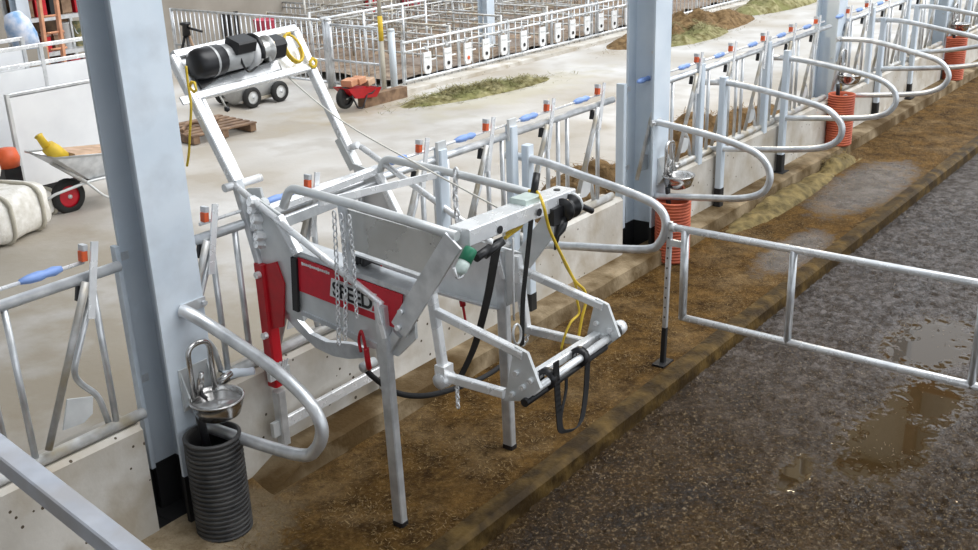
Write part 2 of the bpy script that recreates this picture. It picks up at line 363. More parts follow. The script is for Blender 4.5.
for xa_, xb_ in ((-.66, -.16), (4.6, 5.34), (9.8, 10.36), (14.8, 15.36)): b.box(((xa_ + xb_) / 2, .245, .2), (xb_ - xa_ + .1, .09, .6)); b.box(((xa_ + xb_) / 2, .07, -.03), (xb_ - xa_ + .02, .3, .1))
struct(b, 'wall_column_recess', 'tar')
# platform: gentle fall to the kerb; fine grid with a little relief
def grid_surface(b, x0, x1, y0, y1, nx, ny, zf):
    vs = [(x0 + (x1 - x0) * i / nx, y0 + (y1 - y0) * j / ny, zf(x0 + (x1 - x0) * i / nx, y0 + (y1 - y0) * j / ny)) for i in range(nx + 1) for j in range(ny + 1)]
    fs = [(i * (ny + 1) + j, (i + 1) * (ny + 1) + j, (i + 1) * (ny + 1) + j + 1, i * (ny + 1) + j + 1) for i in range(nx) for j in range(ny)]
    return b.add(vs, fs, True)
from mathutils import noise as mn
def pz(x, y):
    t = max(0, (y + .9) / .9)
    return .045 * t * t + .006 * mn.noise(Vector((x * 3, y * 3, 0)))
b = MB(); grid_surface(b, -12, 24, -1.46, -.05, 400, 24, pz); struct(b, 'floor_stall_platform', 'platform')
b = MB()
lp_ = [(-.05, .17), (-.26, .165), (-.3, .15), (-.31, .02)]
vs = []
for i in range(401):
    x_ = -.05 + 24 * i / 400; k_ = min(1, (x_ + .05) / .4)
    vs += [(x_, y_ - (.015 * mn.noise(Vector((x_ * 3, 0, 2))) if y_ < -.1 else 0), z_ * k_ if z_ > .1 else z_) for y_, z_ in lp_]
b.add(vs, [(i * 4 + k, i * 4 + k + 1, (i + 1) * 4 + k + 1, (i + 1) * 4 + k) for i in range(400) for k in range(3)], False); struct(b, 'trim_wall_ledge', 'ledge')
b = MB(); extrude_x(b, [(-1.585, -.2), (-1.44, -.2), (-1.44, .012), (-1.545, .012), (-1.578, -.015)], -12, 24); struct(b, 'trim_platform_kerb', 'kerbstone')
def sz(x, y):
    v = Vector((x, y, 0)); n1 = mn.noise(v * 9 + Vector((0, 0, 4))); n2 = mn.noise(v * 26); n3 = mn.noise(v * 1.3)
    m_ = 0
    for (cx, cy, rx, ry) in POOLS: m_ = max(m_, 1.25 - math.hypot((x - cx) / rx, (y - cy) / ry))
    k = 1 - max(0, min(1, m_ * 2 + n1 * 1.5))
    return -.12 + k * (.03 * max(0, n1 + .1) + .02 * n2 + .014 * n3)
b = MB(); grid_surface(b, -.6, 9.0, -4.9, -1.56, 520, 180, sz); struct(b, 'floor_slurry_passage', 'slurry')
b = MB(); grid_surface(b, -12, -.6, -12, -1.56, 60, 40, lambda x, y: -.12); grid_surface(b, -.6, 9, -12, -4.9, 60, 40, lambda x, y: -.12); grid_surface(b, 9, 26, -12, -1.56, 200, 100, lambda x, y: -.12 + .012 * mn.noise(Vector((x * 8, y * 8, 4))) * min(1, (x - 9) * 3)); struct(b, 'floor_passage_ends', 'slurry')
b = MB(); b.box((14, 14.35, 1.8), (36, .3, 3.6)); struct(b, 'wall_back', 'beige')
b = MB(); b.box((-9, 0, 2.9), (.3, 28, 6.2)); struct(b, 'wall_light_block', 'panelwhite')  # unseen wall added behind the camera to block and bounce light
b = MB(); b.box((-2.7, -8.6, 6.1), (12.8, 8.4, .2)); b.box((-3.0, 7.0, 6.1), (12.2, 14.6, .2)); b.box((-6.9, -2.2, 6.1), (4.4, 4.4, .2)); struct(b, 'roof_light_block', 'roof')  # unseen roof slabs, added and sized to shade alley and passage
# calf-side kerb strip
b = MB(); b.box((18, 7.25, ALLEY + .035), (17.6, .5, .07)); struct(b, 'trim_calf_kerb', 'curb')
# ------------------------------------------------------------------ columns
def ibeam(b, cx, cy, z0, z1, bw=.3, h=.3, tf=.02, tw=.014, grow=0):
    B = bw / 2 + grow; H = h / 2 + grow; f = tf + 2 * grow; w = tw / 2 + grow
    p = [(-B, -H), (B, -H), (B, -H + f), (w, -H + f), (w, H - f), (B, H - f), (B, H), (-B, H), (-B, H - f), (-w, H - f), (-w, -H + f), (-B, -H + f)]
    n = 12; vs = [(cx + x, cy + y, z) for z in (z0, z1) for x, y in p]
    fs = [(i, (i + 1) % n, n + (i + 1) % n, n + i) for i in range(n)]
    for o in (0, n): fs += [(o, o + 1, o + 2, o + 11), (o + 3, o + 4, o + 9, o + 10), (o + 5, o + 6, o + 7, o + 8)]
    return b.add(vs, fs)
def column(cx, cy, label, foot=.34, zb=0.0, strip=.19):
    t = thing('steel_column', (cx, cy, zb), label, 'column', 'steel columns along the feed fence')
    ibeam(MB(), cx, cy, zb + .02, 6.0).build('shaft', 'column', t)
    MB().box((cx, cy, zb + .01), (.42, .4, .03)).build('base_plate', 'tar', t)
    ibeam(MB(), cx, cy, zb + .02, zb + foot, grow=.004).build('tarred_foot', 'tar', t)
    if strip:
        s = MB(); s.bar((cx - strip, cy + .11, zb + foot), (cx - strip, cy + .11, 1.74), .03 if strip < .25 else .05, .05 if strip < .25 else .09, (0, 1, 0)); s.build('fence_bracket', 'column', t)
        s = MB(); s.bar((cx - strip, cy + .135, 1.66), (cx - .1, cy + .135, 1.66), .012, .05); s.bar((cx - strip, cy + .135, .9), (cx - .1, cy + .135, .9), .012, .05); s.build('bracket_strap', 'galv', t)
    for z in (2.0, 1.2):
        MB().lathe([(0, 0), (.014, 0), (.014, .012), (0, .012)], (cx - .009, cy - .05, z), (-1, 0, 0), 6, False).build('bolt', 'galv_dull', t)
    return t
column(-.345, .01, 'wide grey steel column in the left foreground, behind the black ribbed pipe')
column(5.15, .01, 'grey steel column in the middle of the fence, behind the nearer orange ribbed pipe', strip=.3)
column(10.15, .15, 'grey steel column at the third stall row, with the second orange pipe at its foot', zb=.12)
column(15.15, .15, 'farthest grey steel column on the fence, at the upper right edge', zb=.12)
# ------------------------------------------------------------------ feed fence (headlocks)
def fence(x0, x1, ks, posts, label, first=True, brackets=True):
    t = thing('feed_fence', ((x0 + x1) / 2, 0, .735), label, 'feed fence', 'self locking feed fence along the alley')
    MB().tube([(x0, 0, 1.668), (x1, 0, 1.668)], .03, 12).build('top_rail', 'galv', t)
    MB().tube([(x0, 0, .772), (x1, 0, .772)], .033, 12).build('bottom_rail', 'galv_dirty', t)
    MB().tube([(x0 + .15, 0, 1.752), (x1 - .2, 0, 1.752)], .011, 8).build('locking_rod', 'galv_bright', t)
    for p in posts:
        MB().bar((p, -.03, .7), (p, -.03, 1.74), .085, .07, (0, 1, 0)).build('post', 'column', t)
        MB().bar((p, -.035, 1.63), (p, -.035, 1.8), .1, .025, (0, 1, 0)).build('post_clamp', 'galv_dull', t)
    for k in ks:
        for dx in (.022, -.465, -.605):
            if x0 < k + dx < x1: MB().tube([(k + dx, 0, .77), (k + dx, 0, 1.668)], .019, 8).build('upright', 'galv', t)
        MB().tube([(k - .035, -.04, 1.66), (k - .09, -.04, 1.53), (k - .405, -.035, .83)], .02, 8).build('yoke_bar', 'galv_dirty', t)
        MB().tube(fillet([(k + .02, -.02, 1.62), (k - .18, -.01, 1.18), (k - .127, .035, 1.08), (k - .04, .03, .98), (k - .012, .02, .79)], .06, 4), .018, 8).build('yoke_guide', 'galv', t)
        MB().prism([(k - .29, 0, .885), (k - .235, 0, 1.045), (k - .09, 0, 1.0), (k - .11, 0, .905), (k - .17, 0, .875)], (0, 1, 0), .012).build('yoke_plate', 'galv_dull', t)
        MB().bar((k + .05, -.05, 1.86), (k - .05, -.06, 1.46), .012, .042, (1, 0, 0)).build('latch_plate', 'galv_bright', t)
        o = MB(); o.bar((k - .012, -.015, 1.765), (k - .006, -.015, 1.818), .036, .042, (0, 1, 0)); o.build('latch_block', 'orange', t)
        o = MB(); o.bar((k - .0, -.01, 1.818), (k + .004, -.01, 1.85), .03, .05, (0, 1, 0)); o.build('latch_cap', 'galv', t)
        o = MB(); o.bar((k - .04, .015, 1.63), (k - .06, .015, 1.55), .03, .035); o.build('latch_stop', 'black', t)
        o = MB(); o.lathe([(.001, -.13), (.014, -.125), (.025, -.075), (.028, -.02), (.021, .015), (.027, .06), (.016, .105), (.001, .11)], (k - .235, 0, 1.755), (1, 0, 0), 10); 
        o.build('release_handle', 'blue', t)
    return t
fence(-4.3, -.6, [-.797, -1.6, -2.4, -3.2, -4.0], [], 'feed fence section left of the foreground column, with one blue handle in view')
fence(-.2, 4.5, [-.011, .796, 1.863, 2.634, 3.446, 4.225], [2.07, 2.93], 'feed fence section that the hoof trimming crush is hooked to')
fence(5.3, 9.72, [5.295, 6.081, 6.853, 7.665, 8.443, 9.203], [6.15, 7.77], 'feed fence section between the second and third steel column')
fence(10.3, 14.8, [10.283, 10.989, 11.8, 12.6, 13.4, 14.2], [11.2, 12.75], 'feed fence section between the third and fourth steel column')
fence(15.3, 19.8, [15.4, 16.2, 17.0, 17.8, 18.6], [16.2, 17.8], 'farthest feed fence section, beyond the fourth steel column')
# ------------------------------------------------------------------ stall dividers
def divider(X, pts, label, post=None, r=.033, clamp=None):
    t = thing('stall_divider', (X, -.12, post[1] if post else pts[0].z), label, 'stall divider', 'bent tube stall dividers on the platform')
    n = len(pts)
    MB().tube(spline(pts, 5), r, 12).build('loop', 'galv', t)
    if post:
        top, bot, py = post
        p = MB(); p.bar((X, py, bot + .2), (X, py, top), .085, .07, (0, 1, 0)); p.build('post', 'column', t)
        p = MB(); p.bar((X, py, bot), (X, py, bot + .22), .092, .078, (0, 1, 0)); p.box((X, py, bot + .005), (.2, .16, .012)); p.build('tarred_foot', 'tar', t)
    if clamp:
        for q in clamp:
            k = MB(); k.box((X, q.y + .012, q.z), (.17, .018, .06)); 
            for dx in (-.065, .065): k.lathe([(0, 0), (.016, 0), (.016, .022), (0, .022)], (X + dx, q.y, q.z), (0, -1, 0), 6, False)
            k.build('flange', 'galv', t)
    return t
def on(X, *px): return [at(x, y, X=X) for x, y in px]
x1 = -.27
l1 = [at(181, 311, Y=-.15), at(190, 314, Y=-.2)] + on(x1, (220, 332), (270, 366), (299, 391), (315, 411), (322, 431), (316, 449), (300, 455), (250, 441)) + [at(206, 426, Y=-.17)]
divider(x1, l1, 'pale stall divider bent around in front of the foreground column', r=.037, clamp=[l1[0]])
divider(3.03, on(3.03, (506, 155), (528, 158), (553, 165), (580, 175), (613, 186.5), (645, 199), (658, 207), (665, 218), (665.5, 230), (660, 242), (649, 249), (613, 248.5), (580, 246.5), (508, 243)), 'stall divider behind the crush, reaching out to the field gate hinge', post=(1.58, .1, -.11))
divider(5.06, on(5.06, (657, 122), (663, 123.5), (712, 136), (745, 147.5), (761, 157), (769, 170), (769, 183), (760, 194), (738, 198.5), (700, 197.5), (655, 196)), 'stall divider bolted to the middle column above its water bowl', clamp=[at(657, 122, X=5.06)])
divider(6.5, on(6.5, (706, 82), (734, 83.6), (785, 96), (822, 107), (836, 117), (842, 128), (838, 140), (822, 147.5), (790, 149.5), (749, 149), (706, 148.5)), 'first stall divider with its own post beyond the middle column', post=(1.56, .15, -.12))
divider(8.13, on(8.13, (772, 57.5), (796, 59), (843, 69), (876, 78), (891, 87), (896, 97), (894, 106), (883, 114.5), (858, 118), (792, 118), (770, 118)), 'second stall divider with its own post beyond the middle column', post=(1.6, .16, -.12))
divider(9.97, on(9.97, (840, 39), (872, 41), (916, 53), (937, 60), (946, 68), (948.5, 78), (940, 88), (920, 93.5), (880, 95), (842, 95)), 'stall divider bolted to the third column above the second orange pipe', clamp=[at(840, 39, X=9.97)])
divider(11.5, on(11.5, (874, 20), (902, 21), (949, 31), (978, 38), (992, 45), (998, 53), (990, 61), (967, 66), (931, 68), (872, 69)), 'stall divider just beyond the third column, its bend leaving the picture', post=(1.57, .17, -.1))
divider(13.05, on(13.05, (910, 6.5), (936, 7), (978, 15), (1000, 22), (1010, 31), (1000, 41), (980, 46), (940, 51), (905, 52)), 'farthest stall divider with a black footed post, near the fourth column', post=(1.57, .18, -.08))
# ------------------------------------------------------------------ gate and its post
X = 3.03
t = thing('field_gate', (X, -2.5, .43), 'galvanised tube gate swung across the stall platform and slurry passage', 'gate')
MB().tube([(X, -1.43, 1.12), (X, -4.3, 1.13)], .027, 12).build('top_rail', 'galv_bright', t)
MB().tube([(X, -1.5, .425), (X, -4.3, .44)], .027, 12).build('bottom_rail', 'galv_bright', t)
for y in (-1.52, -2.345, -3.575, -4.28): MB().tube([(X, y, .42), (X, y, 1.12)], .027 if y < -1.6 else .03, 12).build('upright', 'galv', t)
MB().bar((X, -1.375, 1.0), (X, -1.52, 1.0), .03, .05).build('hinge', 'galv_dull', t)
MB().lathe([(0, -.02), (.033, -.02), (.033, .02), (0, .02)], (X, -1.42, 1.12), (0, 1, 0), 12).build('rail_collar', 'galv_dull', t)
t = thing('gate_post', (X, -1.365, 0), 'slim perforated gate post with a black lower half, standing near the kerb', 'post')
p = MB(); p.bar((X, -1.375, .3), (X, -1.395, 1.16), .035, .035, (0, 1, 0)); p.build('upper_tube', 'galv', t)
p = MB()
for k in range(9): p.lathe([(0, 0), (.007, 0), (.007, .003), (0, .003)], (X - .018, -1.378 - .002 * k, .4 + .08 * k), (-1, 0, 0), 6, False)
p.build('peg_holes', 'black', t)
MB().bar((X, -1.365, 0), (X, -1.375, .31), .038, .038, (0, 1, 0)).build('black_sleeve', 'tar', t)
MB().box((X, -1.365, .008), (.16, .1, .014)).build('foot_plate', 'tar', t)
# ------------------------------------------------------------------ water bowls and ribbed pipes
def ribbed_pipe(cx, cy, z0, z1, r, mat, label):
    t = thing('ribbed_pipe', (cx, cy, z0), label, 'pipe', 'ribbed pipe sleeves round the water lines')
    prof = []; n = int((z1 - z0) / .03); p = (z1 - z0) / n
    for i in range(n):
        z = i * p; prof += [(r - .011, z), (r - .011, z + p * .28), (r, z + p * .42), (r, z + p * .86), (r - .011, z + p)]
    prof += [(r - .02, z1 - z0), (r - .028, z1 - z0 - .02), (r - .028, .1)]
    MB().lathe(prof, (cx, cy, z0), (0, 0, 1), 28).build('sleeve', mat, t)
    MB().tube(spline([(cx + .02, cy + .02, z0 + .15), (cx, cy + .03, (z0 + z1) / 2), (cx - .03, cy + .05, z1 + .12)]), .025, 8).build('water_hose', 'black', t)
    return t
def water_bowl(cx, cy, z, yback, label):
    t = thing('water_bowl', (cx, cy, z - .1), label, 'water bowl', 'stainless water bowls on the columns')
    b = MB(); b.lathe([(.001, -.085), (.08, -.082), (.125, -.055), (.145, 0), (.152, .035), (.16, .04), (.16, .05), (.146, .05), (.136, 0), (.115, -.045), (.07, -.068), (.001, -.07)], (cx, cy, z), (0, 0, 1), 32); b.build('bowl', 'stainless', t)
    b = MB(); b.lathe([(0, .018), (.138, .018), (.138, .008), (0, .008)], (cx, cy, z), (0, 0, 1), 32); b.build('water', 'bowlwater', t)
    b = MB(); b.box((cx - .01, yback - .006, z + .08), (.2, .012, .26)); b.prism([(cx - .1, yback - .01, z - .04), (cx - .1, yback - .01, z + .2), (cx - .1, cy + .1, z + .03)], (1, 0, 0), .008)
    b.prism([(cx + .085, yback - .01, z - .04), (cx + .085, yback - .01, z + .2), (cx + .085, cy + .1, z + .03)], (1, 0, 0), .008); b.build('bracket', 'galv_dull', t)
    y1 = yback - .07
    MB().tube(fillet([(cx - .075, y1, z + .05), (cx - .075, y1, z + .36), (cx + .075, y1, z + .36), (cx + .075, y1, z + .05)], .07, 8), .016, 10).build('guard_hoop', 'stainless', t)
    b = MB(); b.lathe([(.0, -.06), (.022, -.06), (.022, .05), (.015, .06), (.015, .1), (0, .1)], (cx - .03, cy + .1, z + .1), (0, -.35, 1), 10); b.build('valve', 'stainless', t)
    b = MB(); b.tube(spline([(cx - .03, cy + .1, z + .06), (cx - .025, cy + .09, z + .04), (cx - .015, cy + .07, z + .022)]), .012, 8); b.build('tongue', 'black', t)
    b = MB(); b.tube([(cx + .11, y1, z + .07), (cx + .2, y1, z + .09)], .02, 8); b.build('hose_coupling', 'stainless', t)
    b = MB(); b.tube([(cx - .06, cy + .08, z - .05), (cx - .06, cy + .08, z - .2)], .02, 8); b.build('inlet_pipe', 'brass', t)
    return t
ribbed_pipe(-.39, -.32, 0.0, .64, .165, 'blackpipe', 'black ribbed pipe standing at the foot of the foreground column')
water_bowl(-.325, -.32, .8, -.143, 'stainless water bowl on the foreground column, above the black pipe')
ribbed_pipe(5.09, -.325, .03, .63, .17, 'terracotta', 'nearest orange ribbed pipe, at the foot of the middle column')
water_bowl(5.2, -.31, .8, -.143, 'stainless water bowl on the middle column, above the nearest orange pipe')
ribbed_pipe(9.8, -.2, .16, .82, .17, 'terracotta', 'second orange ribbed pipe, at the foot of the third column')
water_bowl(10.1, -.17, .97, -.002, 'stainless water bowl on the third column, above the second orange pipe')
ribbed_pipe(15.0, -.2, .16, .85, .165, 'terracotta', 'farthest orange ribbed pipe, by the fourth column')
water_bowl(15.2, -.17, 1.0, -.002, 'stainless water bowl on the fourth column, farthest from the camera')
# a length of grey hose lying on the curb by the red post
t = thing('hose_coupler', at(240, 378, Y=-.02), 'grey plastic hose coupling lying on the curb beside the red post', 'hose fitting')
a = at(222, 378, Y=0); c2 = at(252, 372, Y=-.02)
MB().tube(spline([a + Vector((0, 0, .01)), (a + c2) / 2 + Vector((0, 0, .02)), c2]), .035, 10).build('sleeve', 'column', t)
MB().lathe([(0, -.03), (.04, -.03), (.045, 0), (.04, .03), (0, .03)], a, (1, 0, 0), 10).build('end_cap', 'black', t)
# ------------------------------------------------------------------ near square rail
t = thing('square_rail', (-1.6, -1.0, .3), 'thick square grey steel rail crossing the bottom left corner of the view', 'rail')
X = -1.62
p0 = at(-60, 405, X=X); p1 = at(200, 610, X=X); d = (p1 - p0)
MB().bar(p0, p1, .105, .1, (0, 0, 1), .08).build('beam', 'railsteel', t)
MB().bar((X, p1.y + .05, p1.z - .04), (X, p1.y + .05, -.1), .08, .08, (0, 1, 0)).build('post', 'column', t)
# ------------------------------------------------------------------ hoof trimming crush
XL, XR = .28, 1.33
cr = thing('hoof_trimming_crush', (.8, -.7, 0), 'galvanised hoof trimming crush with red sign boards, clamped to the feed fence', 'cattle crush')
def P(name, mb, mat, par=None, label=None):
    o = mb.build(name, mat, par or cr)
    if label: o['label'] = label
    return o
for X in (XL, XR):
    lx = X - .035 if X < 1 else X
    leg = P('front_leg', MB().bar((lx, -1.15, .02), (lx, -1.125, 1.4), .055, .075, (0, 1, 0)), 'galv')
    P('leg_head', MB().bar((lx - .03, -1.16, 1.22), (lx - .03, -1.11, 1.42), .012, .03, (0, 1, 0)), 'galv_bright', leg)
    P('foot_cap', MB().bar((lx, -1.15, 0), (lx, -1.15, .03), .066, .08, (0, 1, 0)), 'black', leg)
    P('brace_tube', MB().tube([(X - (.03 if X < 1 else 0), .03, 1.91), (X - (.03 if X < 1 else 0), -1.13, 1.4)], .021, 12), 'galv_bright')
# gantry arms
TL, TR = Vector((XL, .5, 2.63)), Vector((XR, .59, 2.65))
HL, HR = Vector((XL, .04, 1.9)), Vector((XR, .09, 1.77))
g1 = P('gantry_arm', MB().bar(HL, TL, .06, .06, (0, 1, 0)), 'galv_bright')
P('inner_tube', MB().bar(HL + Vector((.055, .0, -.02)), TL + Vector((.055, -.1, -.16)), .025, .03, (0, 1, 0)), 'galv', g1)
g2 = P('gantry_arm', MB().bar(at(349, 150, X=XR), TR, .06, .06, (0, 1, 0)), 'galv_bright')
P('arm_socket', MB().bar(at(356, 168, X=XR), at(341, 138, X=XR), .075, .075, (0, 1, 0)), 'galv_dull', g2)
P('arm_socket', MB().bar((XL, .04, 1.93), (XL, -.1, 1.42), .06, .05, (0, 1, 0)), 'galv', g1)
pv = MB(); pv.tube([(XL - .1, .035, 1.905), (XL + .18, .035, 1.905)], .025, 10); P('pivot_pin', pv, 'galv_bright', g1)
pv = MB(); pv.tube([at(345, 149, X=XR), at(358, 145, X=XR)], .025, 10); P('pivot_pin', pv, 'galv_bright', g2)
gear = MB(); gear.bar((XL + .06, -.04, 1.88), (XL + .06, -.12, 1.45), .02, .13, (0, 1, 0))
for k in range(5): gear.lathe([(0, -.02), (.035, -.02), (.035, .02), (0, .02)], (XL + .045, -.08 - .012 * k, 1.5 + .075 * k), (-1, 0, .1), 8, False)
P('ratchet_rack', gear, 'galv_dull')
rl = MB(); rl.lathe([(0, -.05), (.075, -.05), (.075, -.03), (.06, -.03), (.06, .0), (.075, .0), (.075, .02), (0, .02)], (XL + .12, -.88, 1.57), (0, 1, 0), 16); P('guide_roller', rl, 'black')
for k in range(6): P('ratchet_link', MB().lathe([(.0, -.03), (.03, -.03), (.034, 0), (.03, .03), (0, .03)], (XL - .03 + .008 * (k % 2), -.13 - .006 * k + .02 * (k % 2), 1.83 - .052 * k), (-1, .2, .3), 8, False), 'galv_bright')
# tray in the plane of the arms
dirT = (TL - HL).normalized(); dirR = (TR - HR).normalized()
def tp(u, v, h=0):
    # u 0..1 across, v metres down from the top edge, h metres above the tray
    a = TL - dirT * v; c = TR - dirR * v; nrm = Vector((0, -dirT.z, dirT.y)).normalized()
    return a.lerp(c, u) - nrm * -h
nT = Vector((0, -dirT.z, dirT.y)).normalized()
DEP = .28
tr = MB(); tr.add([tp(0, 0, .0), tp(1, 0, .0), tp(1, DEP, .0), tp(0, DEP, .0), tp(0, 0, -.012), tp(1, 0, -.012), tp(1, DEP, -.012), tp(0, DEP, -.012)], [(0, 1, 2, 3), (7, 6, 5, 4), (0, 4, 5, 1), (1, 5, 6, 2), (2, 6, 7, 3), (3, 7, 4, 0)])
tray = P('winch_tray', tr, 'galv_bright')
for (u0, v0, u1, v1) in ((0, 0, 1, 0), (0, DEP, 1, DEP)):
    P('tray_rim', MB().bar(tp(u0, v0, .01), tp(u1, v1, .01), .05, .05, nT), 'galv_bright', tray)
P('rim_tab', MB().bar(tp(-.02, DEP, .0), tp(-.09, DEP, .0), .05, .012, nT), 'galv_bright', tray)
# winch motor along the tray
hv = .1; vm = .12
def mp(u, v=vm, h=hv): return tp(u, v, h)
ax = (TR - TL).normalized(); LW = (TR - TL).length
wn = P('winch_motor', MB().lathe([(.0, 0), (.08, 0), (.085, .015), (.085, .21), (.08, .23), (0, .23)], mp(.22), ax, 24), 'motorgrey')
P('fan_cover', MB().lathe([(.0, 0), (.06, 0), (.085, .02), (.094, .05), (.094, .2), (.09, .21), (0, .21)], mp(.03), ax, 24), 'black', wn)
P('cover_band', MB().lathe([(.0955, 0), (.0965, .004), (.0965, .014), (.0955, .018)], mp(.03) + ax * .12, ax, 24), 'motorgrey', wn)
RX = Matrix.Rotation(-.45, 3, 'X')
tb = MB(); c_ = mp(.36, vm - .03, hv + .09); tb.bar(c_ - ax * .075, c_ + ax * .075, .12, .08, Vector((0, -.35, 1))); P('terminal_box', tb, 'black', wn)
P('end_shield', MB().lathe([(0, 0), (.095, 0), (.1, .02), (.1, .04), (.085, .055), (0, .055)], mp(.44), ax, 24), 'signwhite', wn)
P('cable_drum', MB().lathe([(0, 0), (.085, 0), (.085, .012), (.055, .018), (.06, .05), (.062, .085), (.058, .105), (.085, .11), (.085, .122), (0, .122)], mp(.505), ax, 20), 'silver', wn)
P('drum_guard', MB().tube([mp(.5) + Vector((0, .1 * math.sin(a_), .1 * math.cos(a_))) for a_ in [i * .35 - 1.9 for i in range(9)]], .018, 8), 'black', wn)
c_ = mp(.68, vm, hv - .01); P('gearbox', MB().bar(c_ - ax * .06, c_ + ax * .06, .13, .14, Vector((0, -.35, 1)), .2), 'black', wn)
P('mounting_foot', MB().prism([tp(.06, DEP - .03, .03), tp(.2, DEP - .06, .06), tp(.62, DEP - .08, .06), tp(.74, DEP - .1, .03), tp(.74, DEP - .2, .02), tp(.06, DEP - .2, .02)], nT, .02), 'black', wn)
P('motor_lead', MB().tube(spline([mp(.33, vm, hv + .08), mp(.34, vm + .08, hv + .05), mp(.4, vm + .12, hv), mp(.48, vm + .1, hv)]), .007, 6), 'black', wn)
# head crossbeams at the fence
P('head_beam', MB().bar((XL - .02, -.1, 1.735), (XR + .02, -.1, 1.77), .07, .05), 'galv_bright')
P('head_beam', MB().bar((XL - .02, -.14, 1.645), (XR + .02, -.14, 1.68), .03, .07), 'galv')
P('head_plate', MB().prism(yz(XL, (-.1, 1.86), (-.33, 1.78), (-.43, 1.58), (-.42, 1.26), (-.44, 1.13), (-.36, 1.13), (-.2, 1.22), (-.12, 1.45)), (1, 0, 0), .014), 'galv_dull')
P('head_plate', MB().prism(yz(XR - .04, (.08, 1.8), (-.16, 1.76), (-.3, 1.55), (-.28, 1.2), (-.1, 1.15), (.0, 1.4)), (1, 0, 0), .014), 'galv_dull')
P('plate_edge', MB().bar((XL - .02, -.33, 1.77), (XL - .02, -.47, 1.57), .05, .05, (0, 1, 0)), 'galv_bright')
P('plate_edge', MB().bar((XR - .05, -.16, 1.76), (XR - .05, -.32, 1.5), .05, .05, (0, 1, 0)), 'galv_bright')
# red telescopic posts on the curb side
for X in (.275, 1.22):
    o = P('telescopic_post', MB().bar((X, -.12, .62), (X, -.12, 1.44), .085, .085, (0, 1, 0)), 'red', label='red square post' )
    P('inner_tube', MB().bar((X, -.13, .2), (X, -.13, .58), .065, .065, (0, 1, 0)), 'galv', o)
    for z in (1.38, .98): P('locking_bolt', MB().lathe([(0, 0), (.022, 0), (.022, .03), (0, .03)], (X - .042, -.13, z), (-1, 0, 0), 8, False), 'galv_bright', o)
rb = MB(); rb.prism(yz(XL - .02, (-.16, 1.44), (-.27, 1.48), (-.32, 1.35), (-.27, 1.06), (-.16, 1.02)), (1, 0, 0), .012); P('red_reflection', rb, 'red', label='red post reflection on the head plate')  # plate added to imitate the red post reflected in the head plate
sb = P('spacer_bar', MB().bar((.3, -.13, .34), (1.2, -.13, .35), .03, .075), 'galv_bright')
P('end_bracket', MB().box((.22, -.13, .33), (.06, .03, .1)), 'galv_dull', sb)
cl = MB()
for k in range(6): cl.bar((.2 + .02 * k, -.19, .72 + .012 * (k % 3)), (.23 + .02 * k, -.19, .8), .012, .012)
cl.box((.26, -.17, .72), (.16, .03, .06)); P('adjuster_screws', cl, 'galv_dull')
# side panels
pan = P('side_panel', MB().prism(yz(XL, (-.42, 1.56), (-1.34, 1.49), (-1.34, 1.24), (-1.2, 1.1), (-.9, 1.1), (-.62, 1.16), (-.38, 1.2)), (1, 0, 0), .02), 'galv_dull')
P('panel_ledge', MB().prism([(XL - .02, -.4, 1.575), (XL + .11, -.4, 1.585), (XL + .11, -1.42, 1.51), (XL - .02, -1.42, 1.5)], (0, 0, 1), .03), 'galv', pan)
P('panel_crease', MB().bar((XL - .015, -.44, 1.19), (XL - .015, -1.05, 1.13), .012, .03), 'galv', pan)
panR = P('side_panel', MB().prism(yz(XR, (-.1, 1.47), (-1.28, 1.41), (-1.28, 1.1), (-1.12, 1.0), (-.1, 1.02)), (1, 0, 0), .02), 'galv_dull')
P('panel_lip', MB().prism([(XR - .01, -.1, 1.02), (XR - .13, -.1, 1.06), (XR - .13, -1.12, 1.05), (XR - .01, -1.12, 1.0)], (0, 0, 1), .015), 'galv', panR)
xs = XL - .018
sg = P('sign_board', MB().prism(yz(xs, (-.46, 1.545), (-1.275, 1.488), (-1.245, 1.275), (-.43, 1.335)), (1, 0, 0), .01), 'signred', label='red printed sign board')
wb = MB().prism(yz(xs - .007, (-.735, 1.475), (-1.085, 1.452), (-1.06, 1.335), (-.71, 1.362)), (1, 0, 0), .004); P('white_field', wb, 'signwhite', sg)
rc = MB().prism(yz(xs - .0095, (-1.06, 1.44), (-1.085, 1.445), (-1.085, 1.4), (-1.065, 1.4)), (1, 0, 0), .003)
rc.prism(yz(xs - .0095, (-1.058, 1.39), (-1.08, 1.392), (-1.06, 1.345), (-1.04, 1.345)), (1, 0, 0), .003); P('red_mark', rc, 'signred', sg)
cu = bpy.data.curves.new('text', 'FONT'); cu.body = 'SPEED'; cu.size = .155; cu.extrude = .0015; cu.offset = .003; cu.space_character = .95
tob = bpy.data.objects.new('text_tmp', cu); C.objects.link(tob)
bpy.context.view_layer.update()
me = bpy.data.meshes.new_from_object(tob.evaluated_get(bpy.context.evaluated_depsgraph_get())); bpy.data.objects.remove(tob)
xsz = [v.co.x for v in me.vertices]; wtxt = max(xsz) - min(xsz); sc = .305 / wtxt; x0t = min(xsz)
lt = MB(); tl = math.radians(-4.2)
vs = []
for v in me.vertices:
    u = (v.co.x - x0t) * sc; w = v.co.y * .8; 
    vs.append(Vector((xs - .011 - v.co.z, -.742 - (u * math.cos(tl) - 0 * w), 1.372 + u * math.sin(tl) + w * 1.0)))
lt.add(vs, [tuple(p.vertices) for p in me.polygons]); P('lettering', lt, 'lettering', sg)
sm = MB()
for k in range(14): 
    y0 = -.5 - .0165 * k; sm.box((xs - .007, y0, 1.515 - .00055 * k * 2), (.003, .012, .014 if k % 4 else .02))
P('small_print', sm, 'signwhite', sg)
# black strip standing in for the shaded gap at the sign's front
P('gap_strip', MB().bar((xs - .01, -.44, 1.54), (xs - .01, -.41, 1.2), .02, .05, (0, 1, 0)), 'black')
